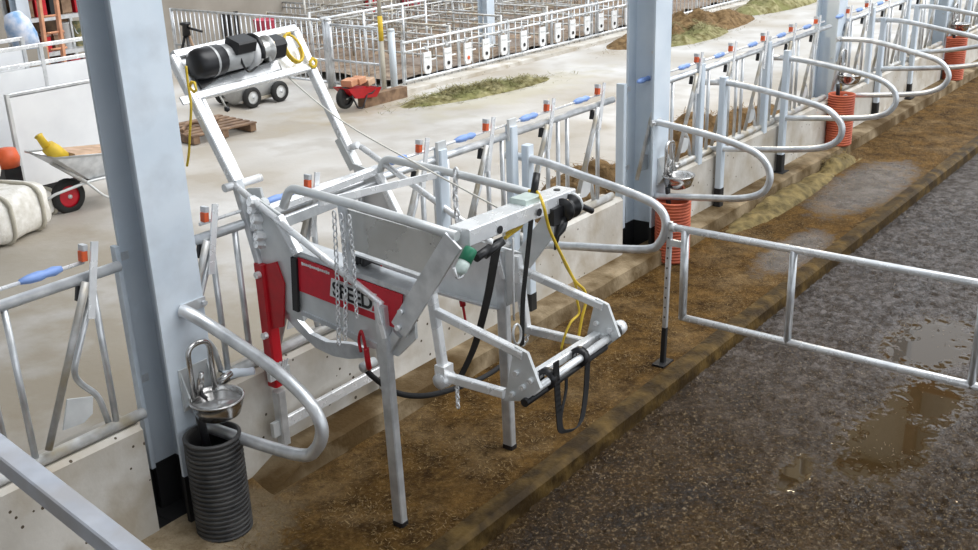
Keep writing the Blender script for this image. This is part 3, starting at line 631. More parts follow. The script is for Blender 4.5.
# curved lip under the left panel
up_ = [(290, 306), (301, 321), (312, 333), (328, 341), (354, 343), (366, 347)]; dn_ = [(366, 357), (351, 358), (335, 355), (318, 347), (299, 329), (281, 308)]
bl = MB().prism([at(x, y, X=XL + .02) for x, y in up_ + dn_], (1, 0, 0), .035); P('belly_lip', bl, 'galv')
ew = MB(); ew.lathe([(0, -.05), (.03, -.05), (.03, .05), (0, .05)], (XL + .02, -.93, .965), (1, 0, 0), 14); P('lip_roller', ew, 'galv_dull')
# top rails
tl_ = P('top_rail', MB().tube(fillet([(XL, -.36, 1.83), (XL, -.43, 1.955), (XL, -1.0, 1.935), (XL, -1.66, 1.885)], [.05, .06, .4, 0], 6), .027, 12), 'galv_dull')
tr_ = P('top_rail', MB().tube(fillet([(XR, -.07, 1.66), (XR, -.18, 1.86), (XR, -.8, 1.84), (XR, -1.62, 1.785)], [.05, .06, .4, 0], 6), .026, 12), 'galv_dull')
P('cross_bar', MB().bar((XL, -.66, 1.9), (XR, -.66, 1.82), .012, .045), 'galv_bright')
P('rail_stay', MB().bar((XR, -.66, 1.84), (XR, -.66, 1.46), .075, .05, (0, 1, 0)), 'column')
P('rail_stay', MB().bar((XL, -.85, 1.92), (XL, -.87, 1.54), .03, .06, (0, 1, 0)), 'galv')
P('upper_sheet', MB().prism(yz(XL + .01, (-.85, 1.9), (-1.6, 1.86), (-1.4, 1.63), (-.87, 1.67)), (1, 0, 0), .012), 'sheet')
ul = MB(); ul.prism([(XL + .01, -.87, 1.64), (XL + .13, -.87, 1.62), (XL + .13, -1.4, 1.58), (XL + .01, -1.4, 1.6)], (0, 0, 1), .012); P('sheet_lip', ul, 'galv')
# rear beam
rbm = P('rear_beam', MB().bar((XL + .04, -1.64, 1.87), (XR - .01, -1.62, 1.835), .135, .09, (0, 0, 1), .06), 'galv_bright')
for u in (.96,): P('beam_hole', MB().lathe([(0, 0), (.02, 0), (.02, .004), (0, .004)], (XR - .1, -1.62, 1.884), (0, 0, 1), 12, False), 'black', rbm)
for u in (.28, .62): P('beam_slot', MB().lathe([(0, 0), (.022, 0), (.022, .004), (0, .004)], (XL + u * 1.05, -1.706, 1.845), (0, -1, 0), 12, False), 'black', rbm)
P('rear_arm', MB().bar((XL - .03, -1.66, 1.87), (XL - .03, -1.24, 1.28), .014, .12, (0, 1, 1)), 'galv')
P('rear_arm', MB().bar((XR + .02, -1.62, 1.8), (XR + .02, -1.13, 1.15), .012, .13, (0, 1, 1)), 'galv_dull')
for y_, z_ in ((-1.28, 1.4), (-1.25, 1.3)): P('arm_bolt', MB().tube([(XL - .035, y_, z_), (XL - .06, y_, z_)], .017, 8), 'galv_bright')
P('arm_lever', MB().bar((XL - .02, -1.22, 1.25), (XL - .02, -1.09, 1.06), .03, .06, (0, 1, 1)), 'galv')
# label plate and controls on the beam
cb = MB(); cb.bar((XL + .57, -1.62, 1.91), (XL + .72, -1.62, 1.905), .11, .035); P('label_plate', cb, 'clear', rbm, 'clear plastic label holder')
for (x_, y_, z_, dx, dy, dz) in ((XL + .78, -1.58, 1.9, .06, .02, .1), (XL + .14, -1.72, 1.75, .12, -.03, .05)):
    P('lever_grip', MB().tube([(x_, y_, z_), (x_ + dx, y_ + dy, z_ + dz)], .022, 10), 'black', rbm)
# hand winch on the right end of the beam
wc = at(567, 208, Y=-1.71)
hw = P('hand_winch', MB().lathe([(0, -.05), (.07, -.05), (.07, -.04), (.045, -.035), (.045, .035), (.07, .04), (.07, .05), (0, .05)], wc, (1, .1, 0), 20), 'black')
P('winch_gear', MB().lathe([(0, 0), (.06, 0), (.066, .01), (.06, .02), (0, .02)], wc + Vector((.055, 0, .01)), (1, .1, 0), 20), 'galv_dull', hw)
P('crank', MB().bar(wc + Vector((.085, 0, .01)), wc + Vector((.09, -.02, .06)), .015, .03, (1, 0, 0)), 'galv_dull', hw)
P('crank_grip', MB().tube([at(575, 203, Y=-1.72), at(592, 211, Y=-1.75)], .018, 10), 'black', hw)
P('winch_bracket', MB().box(wc + Vector((-.1, .01, -.02)), (.09, .04, .1)), 'black', hw)
P('winch_pawl', MB().tube([at(564, 218, Y=-1.71), at(560, 228, Y=-1.71), at(557, 236, Y=-1.71), at(555, 250, Y=-1.71)], [.03, .036, .018, .007], 8), 'black', hw)
# hind hoof frame
hl, hr = .4, 1.18
for X, s in ((hl, 0), (hr, 1)):
    P('hoof_frame_upright', MB().bar((X, -1.36, 1.47 - s * .02), (X, -1.42, .98), .05, .05, (0, 1, 0)), 'galv_bright')
    P('hoof_frame_rail', MB().bar((X, -1.37, 1.37), (X, -1.97, 1.26), .045, .045), 'galv_bright')
    P('hoof_frame_rail', MB().bar((X, -1.4, .985), (X, -1.84, 1.0), .045, .05), 'galv_bright')
    pl = P('end_plate', MB().prism(yz(X, (-1.92, 1.3), (-2.0, 1.28), (-2.08, 1.1), (-1.98, 1.0), (-1.84, .96)), (1, 0, 0), .02), 'galv_dull')
    for y, z in ((-1.97, 1.08), (-1.93, 1.15), (-2.02, 1.13), (-1.9, 1.02)): P('plate_bolt', MB().lathe([(0, 0), (.016, 0), (.016, .018), (0, .018)], (X - .01, y, z), (-1, 0, 0), 8, False), 'galv_bright', pl)
ck = MB(); ck.lathe([(0, -.05), (.045, -.05), (.05, 0), (.045, .05), (0, .05)], (hl, -1.42, .97), (1, 0, 0), 14); ck.box((hl, -1.42, 1.02), (.08, .07, .08)); P('swivel_clamp', ck, 'galv_bright')
P('hoof_bar', MB().bar((hl + .02, -1.93, 1.07), (hr + .05, -1.93, 1.07), .05, .05), 'galv_bright')
P('hoof_bar', MB().tube([(hl + .02, -2.01, 1.05), (hr + .1, -2.01, 1.08)], .022, 12), 'galv_bright')
P('hoof_roller', MB().tube([(hl - .03, -1.99, 1.0), (hr - .02, -1.99, 1.02)], .024, 12), 'black')
P('roller_end', MB().lathe([(0, -.03), (.04, -.03), (.045, 0), (.04, .03), (0, .03)], (hr + .12, -2.0, 1.09), (1, 0, 0), 16), 'galv_bright')
P('roller_bush', MB().lathe([(0, -.02), (.047, -.02), (.047, .02), (0, .02)], (hr + .06, -2.0, 1.085), (1, 0, 0), 16), 'black')
for u in (.22, .62): P('bar_clip', MB().lathe([(.03, -.02), (.058, -.02), (.058, .02), (.03, .02)], (hl + u * .8, -1.99, 1.06), (1, 0, 0), 14), 'black')
# ---- loose things hung on the crush
def chain(pts, label, link=.034, r=.0045):
    pts = [Vector(p) for p in pts]; b = MB(); L = []
    for a, c in zip(pts, pts[1:]):
        n = max(1, int((c - a).length / (link * .78)))
        for i in range(n): L.append((a.lerp(c, (i + .5) / n), (c - a).normalized()))
    for i, (c, d) in enumerate(L):
        side = Vector((1, 0, 0)) if i % 2 else Vector((0, 1, 0))
        side = (side - d * side.dot(d)).normalized()
        ring = [c + d * math.sin(k * math.pi / 4) * link * .5 + side * math.cos(k * math.pi / 4) * link * .3 for k in range(8)]
        b.tube(ring, r, 5, closed=True)
    return single(b, 'steel_chain', 'galv_bright', label, 'chain', 'loose chains on the crush')
xc = XL - .05
chain([at(334, 211, X=xc), at(337, 270, X=xc), at(339, 345, X=xc)], 'longest chain, hanging from the left top rail in front of the red sign', .045, .0045)
chain([at(341, 214, X=xc), at(346, 270, X=xc), at(345, 340, X=xc)], 'chain hanging close beside the longest one, just right of it over the sign', .045, .0045)
chain([at(349, 215, X=xc), at(353, 255, X=xc), at(357, 318, X=xc)], 'thinner chain hanging over the lettering of the red sign', .035, .005)
chain([at(456, 168, X=XR - .03), at(455, 195, X=XR - .03), at(458, 224, X=XR - .03)], 'chain bundle hanging from the right top rail of the crush', .05, .009)
chain([at(457, 386, X=hl), at(458, 408, X=hl)], 'short pale chain dangling under the left swivel clamp', .035, .005)
chain([at(531, 329, X=hr), at(523, 346, X=hr)], 'short chain sloping from the right hoof frame corner', .04, .006)
def strap(pts, w, label, wdir=(1, 0, 0), mat='strap', t=.006):
    return single(MB().ribbon(spline(pts, 6), wdir, w, t), 'strap', mat, label, 'strap', 'black straps on the crush')
strap([at(498, 239, Y=-1.71), at(494, 262, Y=-1.6), at(487, 300, Y=-1.4), at(475, 345, Y=-1.2), at(460, 378, Y=-1.1)], .075, 'wide black strap running down from the rear beam past the left hoof frame')
strap([at(531, 221, Y=-1.7), at(527, 260, Y=-1.62), at(523, 300, Y=-1.5), at(522, 345, Y=-1.45)], .04, 'black strap hanging from the winch end of the rear beam')
lb = [at(556, 362, Y=-2.04), at(557, 385, Y=-2.04), at(559, 415, Y=-2.04), at(561, 430, Y=-2.04), at(568, 431, Y=-2.03), at(576, 428, Y=-2.02), at(582, 418, Y=-2.0), at(586, 390, Y=-1.98), at(588, 352, Y=-1.99)]
strap(lb, .05, 'black strap loop drooping from the rear hoof bar, right and outer run')
strap([at(566, 372, Y=-1.97), at(566, 390, Y=-1.97), at(562, 410, Y=-1.99), at(560, 425, Y=-2.0)], .025, 'narrow black strap end crossing inside the drooping loop')
single(MB().tube(spline([at(365, 367, X=.34), at(372, 376, X=.36), at(395, 392, Y=-.85), at(420, 396, Y=-.9), at(447, 391, Y=-.9), at(482, 378, Y=-.85), at(508, 360, Y=-.85), at(516, 345, Y=-.95)]), .018, 8), 'belly_rope', 'strap', 'dark thick rope sagging across between the front legs of the crush', 'rope')
t = thing('tie_rope', at(366, 366, X=.3), 'dark red tie loop knotted at the lower edge of the left panel', 'rope')
MB().tube(spline([at(361, 352, X=.24), at(359, 340, X=.24), at(361, 331, X=.24), at(364, 340, X=.24), at(366, 352, X=.24), at(368, 366, X=.24)]), .009, 8).build('loop', 'red', t)
MB().tube(spline([at(366, 348, X=.24), at(368, 362, X=.24), at(369, 368, X=.26)]), .017, 8).build('knot', 'red', t)
t = thing('knotted_rope', at(465, 312, X=1.2), 'thin red cord with a knot, hanging behind the wide black strap', 'rope')
MB().tube([at(462, 300, X=1.25), at(463, 306, X=1.25)], .02, 8).build('knot', 'red', t)
MB().tube(spline([at(463, 306, X=1.25), at(465, 318, X=1.25), at(466, 325, X=1.25)]), .009, 6).build('tail', 'red', t)
single(MB().tube(spline([tp(.68, DEP * .8, .08), tp(.8, DEP + .03, -.02), at(345, 123, Y=.0), at(430, 171, Y=-.7), at(508, 213, Y=-1.6)]), .006, 6), 'hoist_rope', 'rope', 'long thin rope from the winch drum down to the rear beam', 'rope')
t = thing('hoist_rope', at(222, 100, Y=.3), 'short pale rope with a knob hanging under the winch tray', 'rope')
MB().tube([at(215, 87, Y=.36), at(227, 109, Y=.36)], .006, 6).build('cord', 'rope', t)
MB().lathe([(0, -.02), (.018, -.01), (.018, .012), (0, .02)], at(227, 109, Y=.36), (0, 0, 1), 8).build('knob', 'black', t)
t = thing('pull_rope', at(512, 300, Y=-1.6), 'thin white rope with a snap hook hanging from the rear beam', 'rope')
MB().tube([at(513, 238, Y=-1.68), at(513, 275, Y=-1.62), at(514, 320, Y=-1.55)], .007, 6).build('cord', 'white', t)
MB().tube([at(517 + 4 * math.cos(a_), 334 + 10 * math.sin(a_), Y=-1.53) for a_ in [i * math.pi / 6 for i in range(12)]], .008, 6, closed=True).build('snap_hook', 'galv_bright', t)
yc = 'yellow cord'
single(MB().tube(spline([at(186, 66, X=.2), at(188, 84, X=.2), at(191, 105, X=.2), at(190, 130, X=.2), at(189, 152, X=.2), at(187, 166, X=.2)]), .008, 6), 'extension_lead', 'yellow', 'yellow cord hanging down from the left end of the winch tray', 'cord', 'yellow cords')
kn = at(193, 88, X=.22)
single(MB().tube([kn + Vector((.0, .03 * math.cos(i * 1.1), .03 * math.sin(i * 1.1) + .006 * (i % 3))) for i in range(14)], .008, 6), 'extension_lead', 'yellow', 'yellow cord knot tied at the left front corner of the winch tray', 'cord', 'yellow cords')
single(MB().tube([tp(.88 + .07 * math.cos(i * .45), DEP * .5 + .1 * math.sin(i * .45), .03 + .0015 * i) for i in range(26)], .009, 6), 'extension_lead', 'yellow', 'yellow cord coil lying on the right end of the winch tray', 'cord', 'yellow cords')
kn = tp(.99, DEP * .95, .03)
single(MB().tube([kn + Vector((.03 * math.cos(i * 1.3), -.02, .03 * math.sin(i * 1.3) + .004 * (i % 4))) for i in range(16)], .009, 6), 'extension_lead', 'yellow', 'yellow cord knot on the right arm beside the winch tray', 'cord', 'yellow cords')
yd = -1.72
single(MB().tube(spline([at(528, 191, Y=-1.55), at(537, 192, Y=-1.6), at(543, 204, Y=-1.75), at(549, 228, Y=-1.76), at(558, 248, Y=-1.76), at(567, 266, Y=-1.74), at(575, 281, Y=-1.74), at(584, 290, Y=-1.74), at(586, 301, Y=-1.74), at(582, 318, Y=-1.74), at(578, 340, Y=-1.74)]), .009, 6), 'extension_lead', 'yellow', 'yellow cord looped over the rear beam and hanging to the right hoof rail', 'cord', 'yellow cords')
single(MB().tube(spline([at(559, 250, Y=-1.73), at(566, 266, Y=-1.72), at(575, 283, Y=-1.72), at(577, 300, Y=-1.72), at(579, 313, Y=-1.72), at(571, 322, Y=-1.72), at(565, 335, Y=-1.72), at(561, 350, Y=-1.72)]), .008, 6), 'extension_lead', 'yellow', 'yellow cord branch that kinks left above the hoof bar', 'cord', 'yellow cords')
single(MB().tube(spline([at(505, 238, Y=-1.62), at(513, 232, Y=-1.6), at(521, 226, Y=-1.58), at(522, 220, Y=-1.56), at(516, 226, Y=-1.57), at(507, 234, Y=-1.6)]), .011, 6), 'extension_lead', 'yellow', 'yellow cord loop tucked beneath the middle of the rear beam', 'cord', 'yellow cords')
# bottle clipped below the beam
t = thing('spray_bottle', at(460, 275, Y=-1.72), 'green bottle with a pale label, clipped below the left end of the rear beam', 'bottle')
bt = at(471, 249, Y=-1.72); bb = at(458, 275, Y=-1.72); axb = (bb - bt)
MB().lathe([(0, 0), (.034, 0), (.036, .01), (.036, axb.length * .5), (0, axb.length * .5)], bt, axb, 16).build('cap', 'green', t)
MB().lathe([(0, 0), (.033, 0), (.033, axb.length * .42), (.02, axb.length * .55), (0, axb.length * .55)], bt + axb * .4, axb, 16).build('body', 'clear', t)
MB().tube(fillet([at(454, 268, Y=-1.72), at(457, 279, Y=-1.72), at(463, 276, Y=-1.72), at(465, 268, Y=-1.72)], .02, 4), .008, 6).build('clip', 'galv_bright', t)
MB().tube([at(476, 258, Y=-1.72), at(490, 248, Y=-1.72)], .024, 10).build('handle', 'black', t)
# ------------------------------------------------------------------ background of the feed alley
# calf pen fronts
FY = 7.35; ZB = ALLEY + .07
pxs = [(427.3, 62.5), (447.8, 58), (467.8, 53), (485.9, 48.7), (503.7, 44.7), (523.6, 40.4), (542.2, 36.4), (557.7, 32.4), (572.3, 28.7), (586.9, 25.3), (600.7, 22), (614, 19.4), (627.3, 16)]
def bars_between(t, p, q, n, z0, z1, r=.012, mat='galv', name='bar'):
    p = Vector(p); q = Vector(q)
    proto = MB().tube([(0, 0, 0), (0, 0, z1 - z0)], r, 6).build(name, mat)
    me_ = proto.data; bpy.data.objects.remove(proto)
    for i in range(n):
        c = p.lerp(q, i / (n - 1)); o = bpy.data.objects.new(name, me_); C.objects.link(o); o.parent = t
        o.location = Vector((c.x, c.y, z0)) - ORIG[t.name]
def calf_front(x0, x1, label):
    t = thing('calf_pen_front', ((x0 + x1) / 2, FY, ZB), label, 'pen fence', 'low calf pen fronts with white feeders')
    MB().tube([(x0, FY, .98), (x1, FY, .98)], .024, 8).build('top_rail', 'galv_bright', t)
    MB().tube([(x0, FY - .03, .83), (x1, FY - .03, .83)], .017, 8).build('middle_rail', 'galv_bright', t)
    MB().tube([(x0, FY - .02, ZB + .06), (x1, FY - .02, ZB + .06)], .024, 8).build('bottom_rail', 'galv_bright', t)
    bars_between(t, (x0 + .05, FY, 0), (x1 - .05, FY, 0), int((x1 - x0) / .19), ZB, .98, .011)
    for i in range(int((x1 - x0) / 1.5) + 1):
        x_ = x0 + .03 + i * 1.5; MB().bar((x_, FY + .03, ZB), (x_, FY + .03, 1.03), .05, .05, (0, 1, 0)).build('post', 'galv', t)
cs = [(9.75, 12.7, 'calf pen front nearest the tall barrier, carrying the first white feeders'), (12.72, 15.9, 'calf pen front in the middle of the white feeder row'), (15.92, 19.0, 'calf pen front whose feeders end at the middle column'), (19.02, 26, 'calf pen front seen right of the middle column above the feed heap')]
for c_ in cs: calf_front(*c_)
ords = ['first', 'second', 'third', 'fourth', 'fifth', 'sixth', 'seventh', 'eighth', 'ninth', 'tenth', 'eleventh', 'twelfth', 'thirteenth']
for i, (px_, py_) in enumerate(pxs):
    c = at(px_, py_, Y=FY - .062)
    t = thing('calf_feeder', (c.x, FY - .062, c.z - .16), 'white calf feeder board, %s along the pen fronts from the tall barrier' % ords[i], 'calf feeder', 'white feeder boards on the calf pens')
    w = .1; b = MB(); pl = [(c.x - w, c.y, c.z - .12), (c.x - w * .6, c.y, c.z - .19), (c.x + w * .6, c.y, c.z - .19), (c.x + w, c.y, c.z - .12), (c.x + w, c.y, c.z + .18), (c.x - w, c.y, c.z + .18)]
    b.prism(pl, (0, 1, 0), .03); b.build('board', 'white', t)
    MB().lathe([(0, 0), (.034, 0), (.034, .012), (0, .012)], (c.x, c.y - .015, c.z - .08), (0, -1, 0), 12, False).build('opening', 'orange' if i == 2 else 'black', t)
    MB().bar((c.x - w * .7, c.y - .02, c.z + .1), (c.x + w * .7, c.y - .02, c.z + .1), .01, .02).build('rim_slot', 'galv_dull', t)
    MB().box((c.x, FY - .035, .83), (.06, .06, .06)).build('hook', 'galv', t)
    MB().bar((c.x + w, c.y, c.z + .04), (c.x + w + .13, c.y, c.z + .04), .02, .025).build('arm', 'galv_bright', t)
# pen bedding and dividers behind
b = MB(); grid_surface(b, 9.75, 26, 7.5, 13.9, 90, 40, lambda x, y: ALLEY + .14 + .09 * mn.noise(Vector((x * 2, y * 2, 1)))); tag(b.build('straw_bedding', 'straw'), 'reddish straw bedding inside the calf pens', 'straw', kind='stuff')
def railing(name, p, q, zs, posts, label, cat, group, z0=ALLEY, mat='galv', r=.02, nb=0, zbar=None, top=None):
    p = Vector(p); q = Vector(q); t = thing(name, ((p.x + q.x) / 2, (p.y + q.y) / 2, z0), label, cat, group)
    for z in zs: MB().tube([(p.x, p.y, z), (q.x, q.y, z)], r, 8).build('rail', mat, t)
    for i in range(posts):
        c = p.lerp(q, i / (posts - 1)); MB().tube([(c.x, c.y, z0), (c.x, c.y, (top or max(zs)) + .02)], r * 1.4, 8).build('post', mat, t)
    if nb: bars_between(t, p.lerp(q, .012), p.lerp(q, .988), nb, zbar[0], zbar[1], .013, mat)
    return t
names = ['nearest the tall barrier', 'second from the tall barrier', 'third from the tall barrier', 'fourth from the tall barrier', 'fifth from the tall barrier', 'sixth from the tall barrier']
for i in range(6):
    x_ = 11.3 + i * 1.55
    railing('pen_divider', (x_, 7.6, 0), (x_ + .05, 12.6, 0), (.5, .7, .88, 1.06), 3, 'low tube railing dividing the calf pens, %s' % names[i], 'railing', 'railings between calf pens', ALLEY + .1, 'galv_dirty', .02, 14, (.45, 1.06))
railing('pen_back_rail', (10.5, 10.4, 0), (22, 10.4, 0), (.55, .8, 1.05, 1.25), 6, 'long grey railing along the back of the calf pens', 'railing', None, ALLEY + .1, 'galv_dirty', .02, 50, (.5, 1.05))
railing('pen_back_rail', (12.5, 12.7, 0), (25, 12.7, 0), (.6, 1.0, 1.4), 6, 'farthest grey railing in front of the beige back wall', 'railing', None, ALLEY + .1, 'galv_dirty', .022, 60, (.5, 1.4))
# tall barrier gates at the end of the calf pens
railing('barred_gate', (9.2, 8.62, 0), (9.2, 12.9, 0), (.3, .68, 1.36), 2, 'tall grey barrier of upright bars in front of the beige wall', 'barrier', 'tall barred barriers', ALLEY, 'galv', .022, 32, (.3, 1.36))
railing('barred_gate', (9.2, 7.35, 0), (9.2, 8.5, 0), (.3, .7, 1.3), 2, 'short grey barrier of upright bars behind the red wheelbarrow', 'barrier', 'tall barred barriers', ALLEY, 'galv', .022, 9, (.3, 1.3))
c0 = at(280, 2, X=13.2); c1 = at(405, 20, X=13.2)
railing('barred_gate', (13.2, c0.y, 0), (13.2, c1.y, 0), (.5, .9, c0.z), 2, 'farther grey barrier of upright bars, above the red tub', 'barrier', 'tall barred barriers', ALLEY, 'galv', .022, 26, (.5, c0.z))
t = thing('barrier_post', (9.22, 8.55, ALLEY), 'thick round grey post where the two tall barriers meet', 'post', 'posts by the calf pens'); MB().tube([(9.22, 8.55, ALLEY), (9.22, 8.55, 1.36)], .055, 12).build('tube', 'galv', t); MB().lathe([(0, 0), (.06, 0), (.05, .03), (0, .035)], (9.22, 8.55, 1.36), (0, 0, 1), 12).build('cap', 'galv', t)
pa = at(385, 95, Z=ALLEY); pb_ = at(395, 94, Z=ALLEY)
t = thing('barrier_post', pa, 'slim post with a yellow band at the corner of the calf pens', 'post', 'posts by the calf pens')
MB().tube([pa, (pa.x, pa.y, 1.1)], .04, 10).build('tube', 'sackband', t); MB().tube([(pa.x, pa.y, 1.1), (pa.x, pa.y, 1.5)], .043, 10).build('yellow_band', 'yellow', t); MB().tube([(pa.x, pa.y, 1.5), (pa.x, pa.y, 2.4)], .035, 10).build('upper_tube', 'sackband', t)
t = thing('barrier_post', pb_, 'thick grey corner post right of the yellow banded post', 'post', 'posts by the calf pens')
MB().tube([pb_, (pb_.x, pb_.y, 1.25)], .06, 12).build('tube', 'column', t); MB().lathe([(0, 0), (.065, 0), (.05, .03), (0, .035)], (pb_.x, pb_.y, 1.25), (0, 0, 1), 12).build('cap', 'column', t)
MB().box((9.1, 7.0, ALLEY + .01), (.01, .01, .01))
# overhead pipe rails beside the posts
t = thing('pipe_railing', (9.6, 8.6, ALLEY), 'raised pale pipe railing above the corner of the calf pens', 'railing')
q0 = at(320, 19, Y=8.6); q1 = at(425, 0, Y=8.6)
MB().tube([q0, q1 + (q1 - q0) * .6], .022, 8).build('upper_pipe', 'galv_bright', t)
q2 = at(367, 26, Y=8.6); q3 = at(425, 15, Y=8.6); MB().tube([q2, q3], .018, 8).build('lower_pipe', 'galv_bright', t)
for xx, y0_, y1_ in ((363, 11, 60), (402, 4, 60), (425, 0, 60)):
    a_ = at(xx, y0_, Y=8.6); MB().tube([a_, (a_.x, a_.y, ALLEY)], .022, 8).build('post', 'galv', t)
# back column
cb_ = at(487, 40, Y=8.4)
t = thing('barn_post', (cb_.x, 8.4, ALLEY), 'grey steel barn post standing among the calf pens', 'column'); ibeam(MB(), cb_.x, 8.4, ALLEY, 6, .24, .24).build('shaft', 'column', t); MB().box((cb_.x, 8.4, ALLEY + .02), (.32, .32, .04)).build('base_plate', 'tar', t)
# hay and feed
def mound(name, cx, cy, lx, ly, h, mat, label, cat, nblade=0, seed=1, z0=ALLEY, rot=0):
    b = MB(); n = 26; vs = []; rnd = random.Random(seed)
    def zf(x, y):
        d = math.hypot(x / lx, y / ly); k = max(0, 1 - d ** 2)
        return z0 - .01 + h * k ** .8 * (.65 + .7 * mn.noise(Vector((x * 2.2 + seed, y * 2.2, seed)))) + .03 * k ** .3 * mn.noise(Vector((x * 9, y * 9, seed))) if k > 0 else z0 - .02
    co, si = math.cos(rot), math.sin(rot)
    W = lambda x, y, z: (cx + x * co - y * si, cy + x * si + y * co, z)
    nx, ny = 48, 20
    vs = [W(-lx + 2 * lx * i / nx, -ly + 2 * ly * j / ny, zf(-lx + 2 * lx * i / nx, -ly + 2 * ly * j / ny)) for i in range(nx + 1) for j in range(ny + 1)]
    b.add(vs, [(i * (ny + 1) + j, (i + 1) * (ny + 1) + j, (i + 1) * (ny + 1) + j + 1, i * (ny + 1) + j + 1) for i in range(nx) for j in range(ny)], True)
    for k in range(nblade):
        x = rnd.gauss(0, .45) * lx; y = rnd.gauss(0, .45) * ly
        z = max(zf(x, y), z0) + .012; a = rnd.random() * 6.3; l = rnd.uniform(.05, .16); w = .004
        dx, dy = math.cos(a) * l, math.sin(a) * l; dz = rnd.uniform(-.02, .05)
        p = Vector(W(x, y, z)); d = Vector((dx, dy, dz)); s = Vector((-dy, dx, 0)).normalized() * w
        b.add([p - s, p + s, p + d + s, p + d - s], [(0, 1, 2, 3)])
    return tag(recentre(b.build(name, mat)), label, cat, kind='stuff')
h0 = at(425, 105, Z=ALLEY); h1 = at(535, 82, Z=ALLEY); hc = (h0 + h1) / 2
mound('loose_hay', hc.x + .05, hc.y + .12, 1.7, .42, .17, 'hay', 'flat scatter of green hay on the alley before the calf pens', 'hay', 2200, 3, rot=math.atan2(h1.y - h0.y, h1.x - h0.x))
f0 = at(690, 36, Z=ALLEY); f1 = at(780, 13, Z=ALLEY); fc = (f0 + f1) / 2
mound('silage_heap', fc.x - 1.6, fc.y + .5, 3.0, .75, .5, 'silage', 'long brown heap of feed beyond the hay pile, by the far pen fronts', 'feed', 1200, 5, rot=math.atan2(f1.y - f0.y, f1.x - f0.x))
mound('hay_heap', f0.x - .3, f0.y + .1, 1.7, .75, .34, 'hay', 'green hay heap just right of the middle column', 'hay', 2200, 8, rot=math.atan2(f1.y - f0.y, f1.x - f0.x))
mound('hay_heap', f1.x + 1.2, f1.y + .6, 2.2, .6, .45, 'hay', 'farther green hay at the end of the feed heap', 'hay', 1200, 9, rot=math.atan2(f1.y - f0.y, f1.x - f0.x))
q_ = at(592, 172, Y=.95)
mound('feed_remains', q_.x, .98, .8, .55, .75, 'silage', 'dark feed remains against the curb, left of the middle column', 'feed', 300, 11)
mound('feed_remains', 8.3, 1.0, 2.6, .6, .6, 'silage', 'brown feed remains behind the fence, right of the middle column', 'feed', 900, 12)
mound('manure_bank', 7.6, -.42, 1.5, .2, .11, 'dungheap', 'low dung bank along the wall under the stall dividers', 'manure', 0, 13, .02)
mound('manure_bank', 9.3, -.4, .5, .14, .15, 'dungheap', 'dark dung heap at the foot of the second orange pipe', 'manure', 60, 14, .03)
def flecks(name, n, x0, x1, y0, y1, zf, mat, label, seed, l=(.015, .06)):
    b = MB(); rnd = random.Random(seed)
    for k in range(n):
        if seed == 4 and rnd.random() < .25: continue
        x = rnd.uniform(x0, x1) if seed % 2 else x0 + (x1 - x0) * rnd.random() ** 1.6; y = rnd.uniform(y0, y1)
        if mn.noise(Vector((x * 2.3, y * 2.3, seed))) < rnd.uniform(-.2, .4): continue
        a = rnd.random() * 6.3; q = rnd.uniform(*l); d = Vector((math.cos(a) * q, math.sin(a) * q, rnd.uniform(-.004, .012))); w_ = Vector((-d.y, d.x, 0)).normalized() * rnd.uniform(.001, .0025)
        p = Vector((x, y, zf(x, y) + .006)); b.add([p - w_, p + w_, p + d + w_, p + d - w_], [(0, 1, 2, 3)])
    return tag(b.build(name, mat), label, 'straw', kind='stuff')
M['fleck'] = noise_mat('soiled straw', (.12, .07, .025), (.3, .2, .08), 30, (.6, .8))
M['fleck2'] = noise_mat('wet straw', (.12, .085, .05), (.3, .23, .15), 30, (.3, .5))
flecks('straw_flecks', 24000, -1, 14, -1.44, -.3, pz, 'fleck', 'short soiled straw bits spread over the stall platform', 2, (.006, .03))
flecks('straw_flecks', 16000, -.5, 9, -4.8, -1.6, lambda x, y: sz(x, y) - .003, 'fleck2', 'short wet straw bits spread over the slurry passage', 4, (.004, .018))
# red wheelbarrow
def wheel(t, c, r, w, rim, name='wheel', axis=(0, 1, 0)):
    o = MB().lathe([(r * .62, -w * .45), (r * .9, -w * .5), (r, -w * .25), (r, w * .25), (r * .9, w * .5), (r * .62, w * .45)], c, axis, 24).build(name, 'rubber', t)
    MB().lathe([(0, -w * .42), (r * .3, -w * .42), (r * .5, -w * .2), (r * .64, -w * .35), (r * .64, w * .35), (r * .5, w * .2), (r * .3, w * .42), (0, w * .42)], c, axis, 20).build('rim', rim, o)
    MB().lathe([(0, -w * .6), (r * .12, -w * .6), (r * .12, w * .6), (0, w * .6)], c, axis, 10).build('hub', 'galv', o)
    return o
ry = 6.9
t = thing('wheelbarrow', (8.2, ry, ALLEY), 'small red wheelbarrow carrying orange bricks, parked by the tall barrier', 'wheelbarrow')
tp_ = lambda x, y, dy=0: at(x, y, Y=ry + dy)
B0, B1, B2, B3 = tp_(340, 88), tp_(374, 86), tp_(371, 96), tp_(350, 98)
b = MB(); vs = []
for dy in (-.17, .17):
    k = .75
    vs += [B0 + Vector((0, dy, 0)), B1 + Vector((0, dy, 0)), B2 + Vector((0, dy * k, 0)), B3 + Vector((0, dy * k, 0))]
b.add(vs, [(0, 1, 2, 3), (7, 6, 5, 4), (3, 2, 6, 7), (0, 3, 7, 4), (1, 5, 6, 2)]); b.build('tray', 'red', t)
wheel(t, tp_(345, 98), .17, .09, 'black')
for s in (-.14, .14): MB().tube(fillet([tp_(352, 96, s), tp_(358, 108, s), tp_(363, 108, s), tp_(367, 95, s)], .03, 4), .014, 6).build('leg', 'black', t)
for s in (-.15, .15): MB().tube([tp_(345, 98, s * .3), tp_(372, 93, s), tp_(378, 86, s)], .014, 6).build('handle', 'black', t)
